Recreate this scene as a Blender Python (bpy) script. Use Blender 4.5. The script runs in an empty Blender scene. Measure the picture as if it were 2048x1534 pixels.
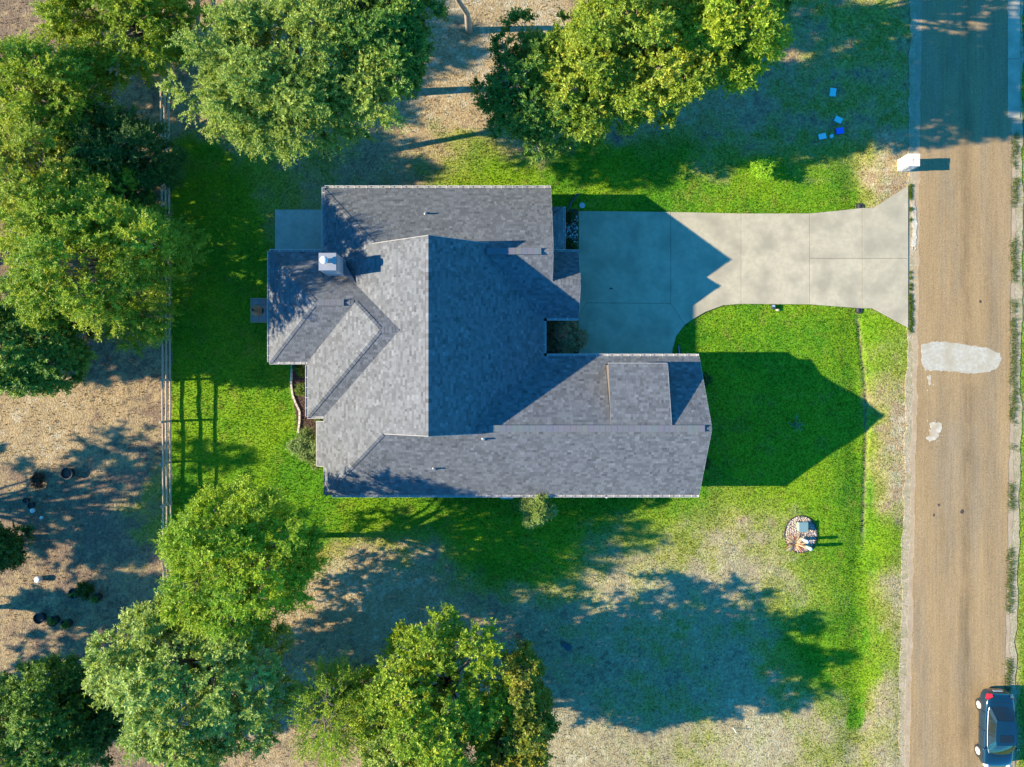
import bpy, math, random
import numpy as np
from mathutils import Vector
random.seed(7); rng = np.random.default_rng(7)
sc = bpy.context.scene
# ------------------------------------------------------------------ camera, world, sun, exposure
H = 42.0           # drone height in metres
PPM = 34.0         # photograph pixels per metre on the ground
cam_d = bpy.data.cameras.new('camera'); cam = bpy.data.objects.new('camera', cam_d)
sc.collection.objects.link(cam); sc.camera = cam
cam.location = (0, 0, H); cam.rotation_euler = (0, 0, 0)
cam_d.sensor_width = 36; cam_d.lens = 18.0 / (1024.0 / PPM / H)
cam_d.clip_start = 0.5; cam_d.clip_end = 3000
SUN_EL = math.atan(0.456); SHADE_ANG = math.radians(2.1)
w = bpy.data.worlds.new("World"); sc.world = w; w.use_nodes = True
nt = w.node_tree; bg = nt.nodes['Background']
sky = nt.nodes.new('ShaderNodeTexSky'); sky.sky_type = 'NISHITA'; sky.sun_disc = False
sky.sun_elevation = SUN_EL; sky.sun_rotation = math.radians(268)
sky.air_density = 1.0; sky.dust_density = 0.0; sky.ozone_density = 6.0; sky.altitude = 150
tint = nt.nodes.new('ShaderNodeVectorMath'); tint.operation = 'MULTIPLY'; tint.inputs[1].default_value = (.20, 1.02, 1.3)
nt.links.new(sky.outputs[0], tint.inputs[0]); nt.links.new(tint.outputs[0], bg.inputs[0]); bg.inputs[1].default_value = 0.12
sun_d = bpy.data.lights.new('sun', 'SUN'); sun_d.energy = 5.0; sun_d.angle = math.radians(0.5)
sun_d.color = (1.0, 0.84, 0.62)
sun = bpy.data.objects.new('sun', sun_d); sc.collection.objects.link(sun)
ldir = Vector((math.cos(SHADE_ANG), math.sin(SHADE_ANG), -0.456)).normalized()
sun.rotation_euler = ldir.to_track_quat('-Z', 'Y').to_euler(); sun.location = (-40, 0, 30)
sc.view_settings.view_transform = 'Standard'; sc.view_settings.look = 'None'
sc.view_settings.exposure = 1.24; sc.view_settings.gamma = 1.0
sc.view_settings.use_curve_mapping = False
try:
    sc.cycles.max_bounces = 6; sc.cycles.diffuse_bounces = 3; sc.cycles.transmission_bounces = 4
except Exception: pass

def P(px, py, z=0.0):          # photograph pixel at height z -> world metres
    k = (1 - z / H) / PPM
    return Vector(((px - 1024) * k, (767 - py) * k, z))
def X(px, z=0): return (px - 1024) * (1 - z / H) / PPM
def Y(py, z=0): return (767 - py) * (1 - z / H) / PPM

# ------------------------------------------------------------------ helpers
C = sc.collection
OFF = {}
def put(o, parent=None):
    C.objects.link(o)
    if parent is not None: o.parent = parent
    return o
def thing(name, label, cat, loc=(0, 0, 0), group=None):
    o = bpy.data.objects.new(name, None); o.empty_display_size = 0.3
    o.location = loc; C.objects.link(o); OFF[o.name] = Vector(loc)
    o['label'] = label; o['category'] = cat
    if group: o['group'] = group
    return o
def tag(o, label, cat, group=None):
    o['label'] = label; o['category'] = cat
    if group: o['group'] = group
    return o
def struct(o): o['kind'] = 'structure'; return o
def stuff(o): o['kind'] = 'stuff'; return o

class MB:
    def __init__(s): s.v = []; s.f = []; s.c = []; s.m = []
    def add(s, vs, fs, col=(1, 1, 1), m=0):
        n = len(s.v); s.v += [tuple(v) for v in vs]
        for f in fs: s.f.append(tuple(i + n for i in f)); s.c.append(col); s.m.append(m)
    def box(s, x0, x1, y0, y1, z0, z1, col=(1, 1, 1), m=0, rot=0, ctr=None):
        vs = [(x, y, z) for z in (z0, z1) for x, y in ((x0, y0), (x1, y0), (x1, y1), (x0, y1))]
        if rot:
            cx, cy = ctr or ((x0 + x1) / 2, (y0 + y1) / 2); c, t = math.cos(rot), math.sin(rot)
            vs = [(cx + (x - cx) * c - (y - cy) * t, cy + (x - cx) * t + (y - cy) * c, z) for x, y, z in vs]
        s.add(vs, [(3, 2, 1, 0), (4, 5, 6, 7), (0, 1, 5, 4), (1, 2, 6, 5), (2, 3, 7, 6), (3, 0, 4, 7)], col, m)
    def prism(s, poly, z0, z1, col=(1, 1, 1), m=0, bev=0):
        n = len(poly); zf0 = z0 if callable(z0) else (lambda x, y: z0); zf1 = z1 if callable(z1) else (lambda x, y: z1)
        vs = [(x, y, zf0(x, y)) for x, y in poly] + [(x, y, zf1(x, y)) for x, y in poly]
        fs = [tuple(range(n))[::-1], tuple(range(n, 2 * n))] + [(i, (i + 1) % n, n + (i + 1) % n, n + i) for i in range(n)]
        s.add(vs, fs, col, m)
    def tube(s, pts, rad, n=6, col=(1, 1, 1), m=0, caps=True):
        pts = [Vector(p) for p in pts]; base = len(s.v); rings = []
        if not hasattr(rad, '__len__'): rad = [rad] * len(pts)
        for i, p in enumerate(pts):
            d = (pts[min(i + 1, len(pts) - 1)] - pts[max(i - 1, 0)])
            d = d.normalized() if d.length > 1e-6 else Vector((0, 0, 1))
            a = Vector((0, 0, 1)) if abs(d.z) < .9 else Vector((1, 0, 0))
            u = d.cross(a).normalized(); v = d.cross(u)
            for k in range(n):
                t = 2 * math.pi * k / n
                s.v.append(tuple(p + (u * math.cos(t) + v * math.sin(t)) * rad[i]))
        for i in range(len(pts) - 1):
            for k in range(n):
                a = base + i * n + k; b = base + i * n + (k + 1) % n
                s.f.append((a, b, b + n, a + n)); s.c.append(col); s.m.append(m)
        if caps:
            s.f.append(tuple(base + k for k in range(n))[::-1]); s.c.append(col); s.m.append(m)
            e = base + (len(pts) - 1) * n
            s.f.append(tuple(e + k for k in range(n))); s.c.append(col); s.m.append(m)
    def lathe(s, cx, cy, prof, n=20, col=(1, 1, 1), m=0, sx=1, sy=1):
        base = len(s.v)
        for r, z in prof:
            for k in range(n):
                t = 2 * math.pi * k / n; s.v.append((cx + r * math.cos(t) * sx, cy + r * math.sin(t) * sy, z))
        for i in range(len(prof) - 1):
            for k in range(n):
                a = base + i * n + k; b = base + i * n + (k + 1) % n
                s.f.append((a, b, b + n, a + n)); s.c.append(col); s.m.append(m)
        s.f.append(tuple(base + k for k in range(n))[::-1]); s.c.append(col); s.m.append(m)
        e = base + (len(prof) - 1) * n
        s.f.append(tuple(e + k for k in range(n))); s.c.append(col); s.m.append(m)
    def build(s, name, mat, parent=None, smooth=False, origin=None):
        me = bpy.data.meshes.new(name)
        if parent is not None:
            r = parent
            while r.parent: r = r.parent
            off = OFF.get(r.name, Vector((0, 0, 0)))
        else: off = Vector(origin) if origin is not None else Vector((0, 0, 0))
        vs = [(a - off.x, b - off.y, c - off.z) for a, b, c in s.v]
        me.from_pydata(vs, [], s.f)
        mats = mat if isinstance(mat, (list, tuple)) else [mat]
        for mm in mats: me.materials.append(mm)
        if len(mats) > 1: me.polygons.foreach_set('material_index', s.m)
        at = me.color_attributes.new('Col', 'FLOAT_COLOR', 'CORNER')
        arr = np.ones((len(me.loops), 4), np.float32); lt = np.empty(len(me.polygons), np.int32)
        me.polygons.foreach_get('loop_total', lt)
        arr[:, :3] = np.repeat(np.array(s.c, np.float32).reshape(-1, 3), lt, axis=0)
        at.data.foreach_set('color', arr.ravel())
        if smooth: me.polygons.foreach_set('use_smooth', [True] * len(me.polygons))
        me.update()
        o = bpy.data.objects.new(name, me); put(o, parent)
        if parent is None and origin is not None: o.location = off
        return o

def np_mesh(name, V, F, nv, mat, col=None, parent=None):   # V (n,3), F (m,nv) numpy, col (n,3) per point
    me = bpy.data.meshes.new(name)
    if parent is not None:
        r = parent
        while r.parent: r = r.parent
        V = V - np.array(OFF.get(r.name, Vector((0, 0, 0))))
    me.vertices.add(len(V)); me.vertices.foreach_set('co', V.astype(np.float32).ravel())
    me.loops.add(F.size); me.loops.foreach_set('vertex_index', F.astype(np.int32).ravel())
    me.polygons.add(len(F)); me.polygons.foreach_set('loop_start', np.arange(0, F.size, nv, dtype=np.int32))
    if col is not None:
        at = me.color_attributes.new('Col', 'FLOAT_COLOR', 'POINT')
        c4 = np.ones((len(V), 4), np.float32); c4[:, :3] = col; at.data.foreach_set('color', c4.ravel())
    me.materials.append(mat); me.update(calc_edges=True)
    o = bpy.data.objects.new(name, me); put(o, parent); return o

# value noise
_perm = rng.random((256, 256))
def vnoise(x, y, s=1.0, seed=0):
    x = np.asarray(x) * s + seed * 17.3; y = np.asarray(y) * s + seed * 9.7
    xi = np.floor(x).astype(int); yi = np.floor(y).astype(int); fx = x - xi; fy = y - yi
    fx = fx * fx * (3 - 2 * fx); fy = fy * fy * (3 - 2 * fy)
    g = lambda a, b: _perm[a % 256, b % 256]
    return (g(xi, yi) * (1 - fx) + g(xi + 1, yi) * fx) * (1 - fy) + (g(xi, yi + 1) * (1 - fx) + g(xi + 1, yi + 1) * fx) * fy
def fbm(x, y, s=1.0, seed=0, o=4):
    r = 0; a = .5; t = 0
    for i in range(o): r = r + a * vnoise(x, y, s * 2 ** i, seed + i); t += a; a *= .55
    return r / t
def sstep(a, b, x): t = np.clip((x - a) / (b - a), 0, 1); return t * t * (3 - 2 * t)

# ------------------------------------------------------------------ materials
def mat(name, color=(.5, .5, .5), rough=.7, attr=False, noise=0, nscale=20, bump=0, bscale=60, metal=0, spec=.5, coat=0, hue2=None, stretch=None):
    m = bpy.data.materials.new(name); m.use_nodes = True; n = m.node_tree; L = n.links
    b = n.nodes['Principled BSDF']; b.inputs['Roughness'].default_value = rough; b.inputs['Metallic'].default_value = metal
    b.inputs['Specular IOR Level'].default_value = spec; b.inputs['Coat Weight'].default_value = coat
    tc = n.nodes.new('ShaderNodeTexCoord'); src = tc.outputs['Object']
    if stretch:
        mp = n.nodes.new('ShaderNodeMapping'); mp.inputs['Scale'].default_value = stretch; L.new(src, mp.inputs[0]); src = mp.outputs[0]
    base = None
    if attr:
        a = n.nodes.new('ShaderNodeAttribute'); a.attribute_name = 'Col'
        mx = n.nodes.new('ShaderNodeMix'); mx.data_type = 'RGBA'; mx.blend_type = 'MULTIPLY'; mx.inputs[0].default_value = 1
        L.new(a.outputs['Color'], mx.inputs[6]); mx.inputs[7].default_value = (*color, 1); base = mx.outputs[2]
    else:
        rgb = n.nodes.new('ShaderNodeRGB'); rgb.outputs[0].default_value = (*color, 1); base = rgb.outputs[0]
    if noise:
        t = n.nodes.new('ShaderNodeTexNoise'); t.inputs['Scale'].default_value = nscale; t.inputs['Detail'].default_value = 8; t.inputs['Roughness'].default_value = .7
        L.new(src, t.inputs['Vector'])
        r = n.nodes.new('ShaderNodeMapRange'); r.inputs[1].default_value = .3; r.inputs[2].default_value = .7
        r.inputs[3].default_value = 1 - noise; r.inputs[4].default_value = 1 + noise; L.new(t.outputs[0], r.inputs[0])
        v = n.nodes.new('ShaderNodeVectorMath'); v.operation = 'SCALE'; L.new(base, v.inputs[0]); L.new(r.outputs[0], v.inputs['Scale']); base = v.outputs[0]
        if hue2:
            t2 = n.nodes.new('ShaderNodeTexNoise'); t2.inputs['Scale'].default_value = nscale * .23; t2.inputs['Detail'].default_value = 6
            L.new(src, t2.inputs['Vector'])
            r2 = n.nodes.new('ShaderNodeMapRange'); r2.inputs[1].default_value = .42; r2.inputs[2].default_value = .68; L.new(t2.outputs[0], r2.inputs[0])
            mx2 = n.nodes.new('ShaderNodeMix'); mx2.data_type = 'RGBA'; L.new(r2.outputs[0], mx2.inputs[0]); L.new(base, mx2.inputs[6]); mx2.inputs[7].default_value = (*hue2, 1); base = mx2.outputs[2]
    L.new(base, b.inputs['Base Color'])
    if bump:
        t = n.nodes.new('ShaderNodeTexNoise'); t.inputs['Scale'].default_value = bscale; t.inputs['Detail'].default_value = 5
        L.new(src, t.inputs['Vector'])
        bp = n.nodes.new('ShaderNodeBump'); bp.inputs['Strength'].default_value = 1; bp.inputs['Distance'].default_value = bump
        L.new(t.outputs[0], bp.inputs['Height']); L.new(bp.outputs[0], b.inputs['Normal'])
    return m
def leafmat(name, trans=.35, rough=.55, spec=.35):
    m = bpy.data.materials.new(name); m.use_nodes = True; n = m.node_tree; L = n.links
    b = n.nodes['Principled BSDF']; b.inputs['Roughness'].default_value = rough; b.inputs['Specular IOR Level'].default_value = spec
    a = n.nodes.new('ShaderNodeAttribute'); a.attribute_name = 'Col'; L.new(a.outputs['Color'], b.inputs['Base Color'])
    tr = n.nodes.new('ShaderNodeBsdfTranslucent')
    v = n.nodes.new('ShaderNodeVectorMath'); v.operation = 'MULTIPLY'; v.inputs[1].default_value = (1.25, 1.15, .5); L.new(a.outputs['Color'], v.inputs[0]); L.new(v.outputs[0], tr.inputs[0])
    mx = n.nodes.new('ShaderNodeMixShader'); mx.inputs[0].default_value = trans
    L.new(b.outputs[0], mx.inputs[1]); L.new(tr.outputs[0], mx.inputs[2]); L.new(mx.outputs[0], n.nodes['Material Output'].inputs[0])
    return m
M = {}
M['leaf'] = leafmat('leaf', .33)
M['grass'] = leafmat('grass_blade', .3, .7, .15)
M['bark'] = mat('bark', (.22, .17, .12), .9, noise=.35, nscale=9, bump=.03, bscale=14)
M['bark_pale'] = mat('bark_pale', (.42, .36, .29), .9, noise=.3, nscale=7, bump=.02, bscale=14)
M['ground'] = mat('ground', (1, 1, 1), .95, attr=True, noise=.5, nscale=7, bump=.05, bscale=11, spec=.1)
M['shingle'] = mat('shingle', (1, 1, 1), .93, attr=True, noise=.14, nscale=45, bump=.004, bscale=120, spec=.2)
M['deck'] = mat('roof_felt', (.13, .13, .14), .95)
M['fascia'] = mat('fascia', (.42, .40, .36), .6, noise=.06)
M['gutter'] = mat('gutter_metal', (.66, .65, .61), .5, attr=True, noise=.05, nscale=5)
M['wall'] = None
M['concrete'] = mat('concrete', (.47, .42, .285), .85, attr=True, noise=.13, nscale=3.4, bump=.003, bscale=30, hue2=(.35, .315, .215))
M['patio'] = mat('patio_concrete', (.45, .44, .36), .85, noise=.2, nscale=2.0, bump=.003, bscale=30)
M['asphalt_chip'] = None
M['white'] = mat('white_paint', (.78, .77, .74), .5, noise=.05, nscale=6)
M['siding'] = mat('grey_siding', (.5, .5, .49), .7, noise=.05, nscale=6)
M['metal'] = mat('galvanised_metal', (.45, .45, .43), .4, metal=.5, noise=.1, nscale=12)
M['wood'] = mat('weathered_wood', (.52, .40, .28), .9, noise=.3, nscale=6, bump=.01, bscale=20, stretch=(6, 1, 6))
M['soil'] = mat('mulch', (.085, .05, .035), .95, noise=.6, nscale=24, bump=.05, bscale=26)
M['stone'] = mat('limestone', (.72, .69, .62), .85, attr=True, noise=.14, nscale=12, bump=.02, bscale=14)
M['plastic_black'] = mat('black_plastic', (.03, .032, .034), .5)
M['terracotta'] = mat('terracotta', (.6, .26, .14), .8, noise=.2, nscale=9)
M['paver'] = mat('paver', (.42, .38, .36), .9, attr=True, noise=.15, nscale=20, bump=.005)
M['glass'] = mat('window_glass', (.02, .03, .035), .05, spec=.9)
M['plain'] = mat('plain_paint', (1, 1, 1), .5, attr=True, noise=.05, nscale=14)
M['plain_rough'] = mat('rough_paint', (1, 1, 1), .9, attr=True, noise=.15, nscale=20, bump=.01, bscale=30)
# brick wall
m = bpy.data.materials.new('brick_wall'); m.use_nodes = True; n = m.node_tree
b = n.nodes['Principled BSDF']; b.inputs['Roughness'].default_value = .9
bt = n.nodes.new('ShaderNodeTexBrick'); bt.inputs['Color1'].default_value = (.42, .33, .25, 1); bt.inputs['Color2'].default_value = (.3, .22, .17, 1); bt.inputs['Mortar'].default_value = (.45, .42, .38, 1)
bt.inputs['Scale'].default_value = 1; bt.inputs['Brick Width'].default_value = .22; bt.inputs['Row Height'].default_value = .075; bt.inputs['Mortar Size'].default_value = .01
tc = n.nodes.new('ShaderNodeTexCoord'); sp = n.nodes.new('ShaderNodeSeparateXYZ'); ad = n.nodes.new('ShaderNodeMath'); cb = n.nodes.new('ShaderNodeCombineXYZ')
n.links.new(tc.outputs['Object'], sp.inputs[0]); n.links.new(sp.outputs[0], ad.inputs[0]); n.links.new(sp.outputs[1], ad.inputs[1])
n.links.new(ad.outputs[0], cb.inputs[0]); n.links.new(sp.outputs[2], cb.inputs[1]); n.links.new(cb.outputs[0], bt.inputs['Vector']); n.links.new(bt.outputs[0], b.inputs['Base Color'])
M['wall'] = m
# chip-seal road: fine chips, long streaks, worn wheel tracks
m = bpy.data.materials.new('chip_seal'); m.use_nodes = True; n = m.node_tree; L = n.links
b = n.nodes['Principled BSDF']; b.inputs['Roughness'].default_value = .95; b.inputs['Specular IOR Level'].default_value = .2
tc = n.nodes.new('ShaderNodeTexCoord')
def tex(scale, st=None, det=6):
    t = n.nodes.new('ShaderNodeTexNoise'); t.inputs['Scale'].default_value = scale; t.inputs['Detail'].default_value = det; t.inputs['Roughness'].default_value = .65
    if st:
        mp = n.nodes.new('ShaderNodeMapping'); mp.inputs['Scale'].default_value = st; L.new(tc.outputs['Object'], mp.inputs[0]); L.new(mp.outputs[0], t.inputs['Vector'])
    else: L.new(tc.outputs['Object'], t.inputs['Vector'])
    return t.outputs[0]
def rng_(o, a, b_, c, d):
    r = n.nodes.new('ShaderNodeMapRange'); r.inputs[1].default_value = a; r.inputs[2].default_value = b_; r.inputs[3].default_value = c; r.inputs[4].default_value = d; L.new(o, r.inputs[0]); return r.outputs[0]
def mul(a, b_):
    v = n.nodes.new('ShaderNodeMath'); v.operation = 'MULTIPLY'; L.new(a, v.inputs[0]); L.new(b_, v.inputs[1]); return v.outputs[0]
f = mul(mul(rng_(tex(16), .3, .7, .72, 1.28), rng_(tex(1.0, (9, .25, 1)), .3, .7, .88, 1.12)), rng_(tex(.35, (2, .4, 1)), .3, .7, .86, 1.1))
cr = n.nodes.new('ShaderNodeMix'); cr.data_type = 'RGBA'; cr.inputs[6].default_value = (.36, .25, .12, 1); cr.inputs[7].default_value = (.31, .235, .135, 1)
L.new(rng_(tex(.5, (1.6, .2, 1)), .45, .65, 0, 1), cr.inputs[0])
sx_ = n.nodes.new('ShaderNodeSeparateXYZ'); L.new(tc.outputs['Object'], sx_.inputs[0])
def band(x0, wd_, depth, y_sc):
    a1_ = n.nodes.new('ShaderNodeMath'); a1_.operation = 'SUBTRACT'; L.new(sx_.outputs[0], a1_.inputs[0]); a1_.inputs[1].default_value = x0
    a2_ = n.nodes.new('ShaderNodeMath'); a2_.operation = 'ABSOLUTE'; L.new(a1_.outputs[0], a2_.inputs[0])
    k_ = rng_(a2_.outputs[0], 0, wd_, 1, 0); q_ = mul(k_, rng_(tex(y_sc, (2, .5, 1)), .3, .65, 0, 1)); return rng_(q_, 0, 1, 1, 1 - depth)
f = mul(f, mul(band(26.75, .55, .38, .8), mul(band(25.3, .5, .13, .5), band(28.2, .6, .13, .5))))
v = n.nodes.new('ShaderNodeVectorMath'); v.operation = 'SCALE'; L.new(cr.outputs[2], v.inputs[0]); L.new(f, v.inputs['Scale']); L.new(v.outputs[0], b.inputs['Base Color'])
bp = n.nodes.new('ShaderNodeBump'); bp.inputs['Distance'].default_value = .02; L.new(tex(20), bp.inputs['Height']); L.new(bp.outputs[0], b.inputs['Normal'])
M['road'] = m

# ------------------------------------------------------------------ ground colour field (what grows where)
# control points in photograph pixels on the ground: x, y, greenness, paleness of what is not green (shade lowers it left of the fence)
CP = """400 400 1 .3;450 500 1 .3;400 650 1 .3;480 700 1 .3;400 850 1 .3;500 900 1 .3;560 850 1 .3;380 960 1 .3;600 1000 1 .4;700 1010 1 .4;800 1020 1 .4;950 1030 1 .4;1100 1040 1 .4;1250 1020 .95 .6;1400 1010 .95 .6;1500 950 1 .4;1650 950 1 .4;1600 700 1 .4;1500 650 .95 .5;1700 700 1 .4;1450 400 .95 .4;1250 370 1 .4;1150 330 .95 .5;1350 330 .95 .4;1500 380 .95 .4;1650 390 .97 .4;1000 340 .95 .5;900 340 .9 .5;1100 1130 .95 .4;1000 1100 .95 .4;950 1160 .8 .3;1600 1000 .95 .5;1700 1050 1 .4;650 1070 .9 .4;1350 1050 .9 .4;1250 1065 .85 .4;1450 1035 .75 .5;1300 1090 .6 .5;1180 1110 .7 .4;1550 1000 .9 .4;1620 1100 .85 .4;750 1060 .9 .4;1450 850 1 .4;1600 850 1 .4;
820 100 .15 .8;900 130 .2 .7;880 170 .3 .6;830 230 .08 .8;880 290 .3 .6;950 50 .1 .6;1000 130 0 .8;760 290 .25 .5;700 310 .4 .5;600 340 .6 .5;640 385 .4 .5;560 330 .8 .4;1050 200 .1 .7;1080 250 .3 .6;750 200 .1 .6;600 200 .1 .5;450 150 .2 .4;700 50 .1 .4;
1300 200 .3 .5;1200 150 .1 .5;1400 220 .2 .6;1450 270 .5 .5;1500 200 .25 .6;1550 100 .45 .5;1600 50 .5 .5;1600 200 .45 .5;1650 120 .5 .5;1700 50 .65 .4;1700 200 .62 .4;1740 100 .65 .4;1790 100 .5 .5;1790 200 .5 .6;1800 260 .4 .7;1650 260 .6 .5;1560 270 .5 .5;1620 320 .85 .4;1785 330 .25 .7;1795 375 .3 .7;
1700 1200 .97 .4;1715 1300 1 .4;1730 1100 1 .4;1795 900 .15 .8;1795 1000 .2 .8;1790 1200 .3 .8;1790 1400 .4 .7;1780 1500 .35 .7;1790 780 .35 .7;1780 660 .8 .6;1700 850 1 .4;1700 960 1 .4;
1560 1050 .5 .8;1500 1060 .12 .9;1450 1090 .3 .8;1400 1110 .3 .9;1300 1130 .1 .95;1250 1170 .35 .9;1200 1160 .15 .9;1350 1160 .5 .8;1500 1130 .5 .8;1550 1180 .5 .8;1600 1150 .7 .7;1650 1180 .6 .7;
1050 1230 .2 .4;1150 1250 .3 .5;1100 1320 .4 .4;1250 1250 .4 .5;1300 1350 .4 .4;1450 1250 .4 .5;1500 1330 .35 .6;1400 1420 .4 .5;1600 1300 .9 .4;1620 1360 .9 .4;1550 1420 .1 1;1200 1430 .3 .4;1300 1490 .35 .5;1500 1500 .3 .9;1600 1450 .35 .8;1680 1450 .7 .6;1700 1490 .6 .6;1150 1525 .05 .9;1250 1530 .3 .7;1400 1520 .5 .7;
750 1130 .2 .7;680 1150 0 .9;720 1190 0 .9;800 1200 .1 .9;850 1130 .2 .6;900 1230 .12 .8;700 1280 0 .35;750 1300 0 .3;620 1300 0 .5;560 1400 0 .4;600 1480 0 .4;650 1500 0 .4;1000 1280 .1 .6;900 1300 .1 .5;1090 1450 .1 .6;1000 1420 .1 .4;800 1420 .05 .4"""
CP = np.array([[float(t) for t in s.split()] for s in CP.replace('\n', '').split(';')])
CPL = np.array([[float(t) for t in s.split()] for s in "100 800 .02 .95;60 850 0 .95;200 830 .02 .85;250 900 .05 .7;150 720 .03 .45;250 740 .06 .45;270 160 .03 .6;260 220 .05 .75;300 90 0 .4;200 300 .1 .3;100 60 0 .3;325 960 .85 .3;320 1030 .8 .3;270 980 .3 .4;200 1000 .05 .4;100 1000 .03 .4;40 1050 .05 .4;120 1100 .03 .3;200 1110 .06 .4;230 1150 .15 .6;100 1220 .05 .6;200 1240 .05 .7;60 1280 .08 .6;200 1320 .08 .5;140 1380 .1 .4;60 1450 .1 .3;250 1450 .05 .3;330 700 .1 .5;330 850 .15 .5;320 500 .1 .3;200 500 .05 .3".split(';')])
def rbf(cp, px, py, sig=55.0):
    num = np.zeros((2,) + px.shape); den = np.zeros(px.shape) + 1e-9
    for x, y, g, t in cp:
        d2 = (px - x) ** 2 + (py - y) ** 2
        ww = np.exp(-d2 / (2 * sig * sig)) + 1e-3 / (1 + (d2 / 40000) ** 2)
        den += ww; num[0] += ww * g; num[1] += ww * t
    return num / den
LUSH = np.array((.085, .24, .012)); LUSH2 = np.array((.185, .32, .012)); DRYG = np.array((.37, .34, .09))
TAN = np.array((.38, .285, .15)); PALE = np.array((.46, .39, .25)); BROWN = np.array((.22, .16, .105))
def field(wx, wy):
    px = 1024 + wx * PPM; py = 767 - wy * PPM
    wpx = px + (fbm(wx, wy, .45, 3) - .5) * 90; wpy = py + (fbm(wx, wy, .45, 8) - .5) * 90
    g, t = rbf(CP, wpx, wpy); gl, tl = rbf(CPL, wpx, wpy)
    left = sstep(346, 340, px + (fbm(wx, wy, 1.5, 21) - .5) * 10)
    g = g * (1 - left) + gl * left; t = t * (1 - left) + tl * left
    # mown ditch strip along the road, broken by the drive
    cxs = np.interp(py, [0, 400, 640, 1000, 1400, 1534], [1735, 1700, 1700, 1722, 1715, 1700])
    strip = (.45 + .55 * sstep(300, 420, py)) * np.exp(-((px - cxs + (fbm(wx, wy, .5, 33) - .5) * 14) / 24) ** 4) * sstep(1500, 1440, py)
    g = np.maximum(g, strip * .97)
    far = sstep(2036, 2046, px); g = g * (1 - far) + far * .75; t = t * (1 - far) + far * .8
    n1 = fbm(wx, wy, 1.1, 40, 5); n2 = fbm(wx, wy, 4.5, 50, 3); n3 = fbm(wx, wy, .35, 60, 3)
    # streaks along the mowing direction in the middle
    gg = sstep(.0, 1, (g - .5) * 1.9 + .5 + (n1 - .5) * 1.5 + (n2 - .5) * .7 * (1 - np.abs(2 * g - 1)))
    gg = np.clip(gg, 0, 1)
    n4 = fbm(wx, wy, 2.4, 77, 4)
    tt = np.clip(t - left * .28 + (n1 - .5) * .9 + (n2 - .5) * 1.1 + sstep(.6, .72, n4) * .3 * (1 - left), 0, 1)  # soil left of the fence is coloured darker to deepen its shade
    soil = BROWN[None] * (1 - sstep(0, .5, tt))[..., None] + TAN[None] * sstep(0, .5, tt)[..., None]
    q = sstep(.72, 1.0, tt)[..., None]; soil = soil * (1 - q) + PALE * q
    lm = sstep(.35, .7, n3 * .6 + n2 * .25 + .12)[..., None]
    gr = LUSH * (1 - lm) + LUSH2 * lm
    dy = (sstep(.86, .5, g) * .75)[..., None]; gr = gr * (1 - dy) + DRYG * dy
    ol = (sstep(.52, .72, n1 * .6 + n2 * .4) * .55)[..., None]; gr = gr * (1 - ol) + np.array((.21, .235, .035)) * ol
    straw = (sstep(930, 1060, px) * sstep(1000, 1080, py))[..., None]; soil = soil * (1 - straw * .6) + soil.mean(-1, keepdims=True) * np.array((1.22, 1.12, .62)) * straw * .6
    rutx = np.interp(py, [600, 620, 690, 760, 860, 1000, 1100], [1714, 1717, 1724, 1732, 1735, 1731, 1728])
    rut = (np.exp(-((px - rutx + (n2 - .5) * 8) / 2.6) ** 2) * sstep(610, 640, py) * sstep(1120, 1040, py) * .85)[..., None]
    soil = soil * (1 - rut) + BROWN * .8 * rut; gg = gg * (1 - rut[..., 0])
    col = soil * (1 - gg[..., None]) + gr * gg[..., None]
    return col, gg, tt, px, py

def ground_z(wx, wy):
    py = 767 - wy * PPM; px = 1024 + wx * PPM
    d = (px - np.interp(py, [0, 400, 640, 1000, 1534], [1722, 1712, 1712, 1722, 1718])) / 30
    z = -.16 * np.exp(-d * d) * (1 - np.exp(-((py - 517) / 110) ** 6)) 
    z = z * sstep(1620, 1400, py)
    rutx = np.interp(py, [600, 620, 690, 760, 860, 1000, 1100], [1714, 1717, 1724, 1732, 1735, 1731, 1728])
    z = z - .10 * np.exp(-((px - rutx) / 4) ** 2) * sstep(625, 640, py) * sstep(1120, 1040, py)
    bumps = (fbm(wx, wy, .8, 70, 3) - .5) * .10
    house = np.exp(-((wx + 1) / 13.5) ** 8 - ((wy - 2.3) / 9.3) ** 8)
    drive = sstep(1150, 1170, px) * sstep(1850, 1835, px) * sstep(360, 375, py) * sstep(745, 725, py)
    rd = sstep(1780, 1815, px) * sstep(2075, 2045, px)
    return z + bumps * (1 - np.clip(house + drive + rd, 0, 1)) * .8 - .03 * np.clip(drive + rd, 0, 1)

xs = np.concatenate([[-600, -300, -150, -80, -55, -42], np.arange(-35, 35.01, .125), [42, 55, 80, 150, 300, 600]])
ys = np.concatenate([[-600, -300, -150, -80, -50, -36], np.arange(-27, 27.01, .125), [36, 50, 80, 150, 300, 600]])
gx, gy = np.meshgrid(xs, ys); gxf = gx.ravel(); gyf = gy.ravel()
colg, _, _, _, _ = field(gxf, gyf); gz = ground_z(gxf, gyf)
nx, ny = len(xs), len(ys); idx = np.arange(nx * ny).reshape(ny, nx)
F = np.stack([idx[:-1, :-1], idx[:-1, 1:], idx[1:, 1:], idx[1:, :-1]], -1).reshape(-1, 4)
struct(np_mesh('ground', np.stack([gxf, gyf, gz], -1), F, 4, M['ground'], colg)).data.polygons.foreach_set('use_smooth', [True] * len(F))

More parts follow.
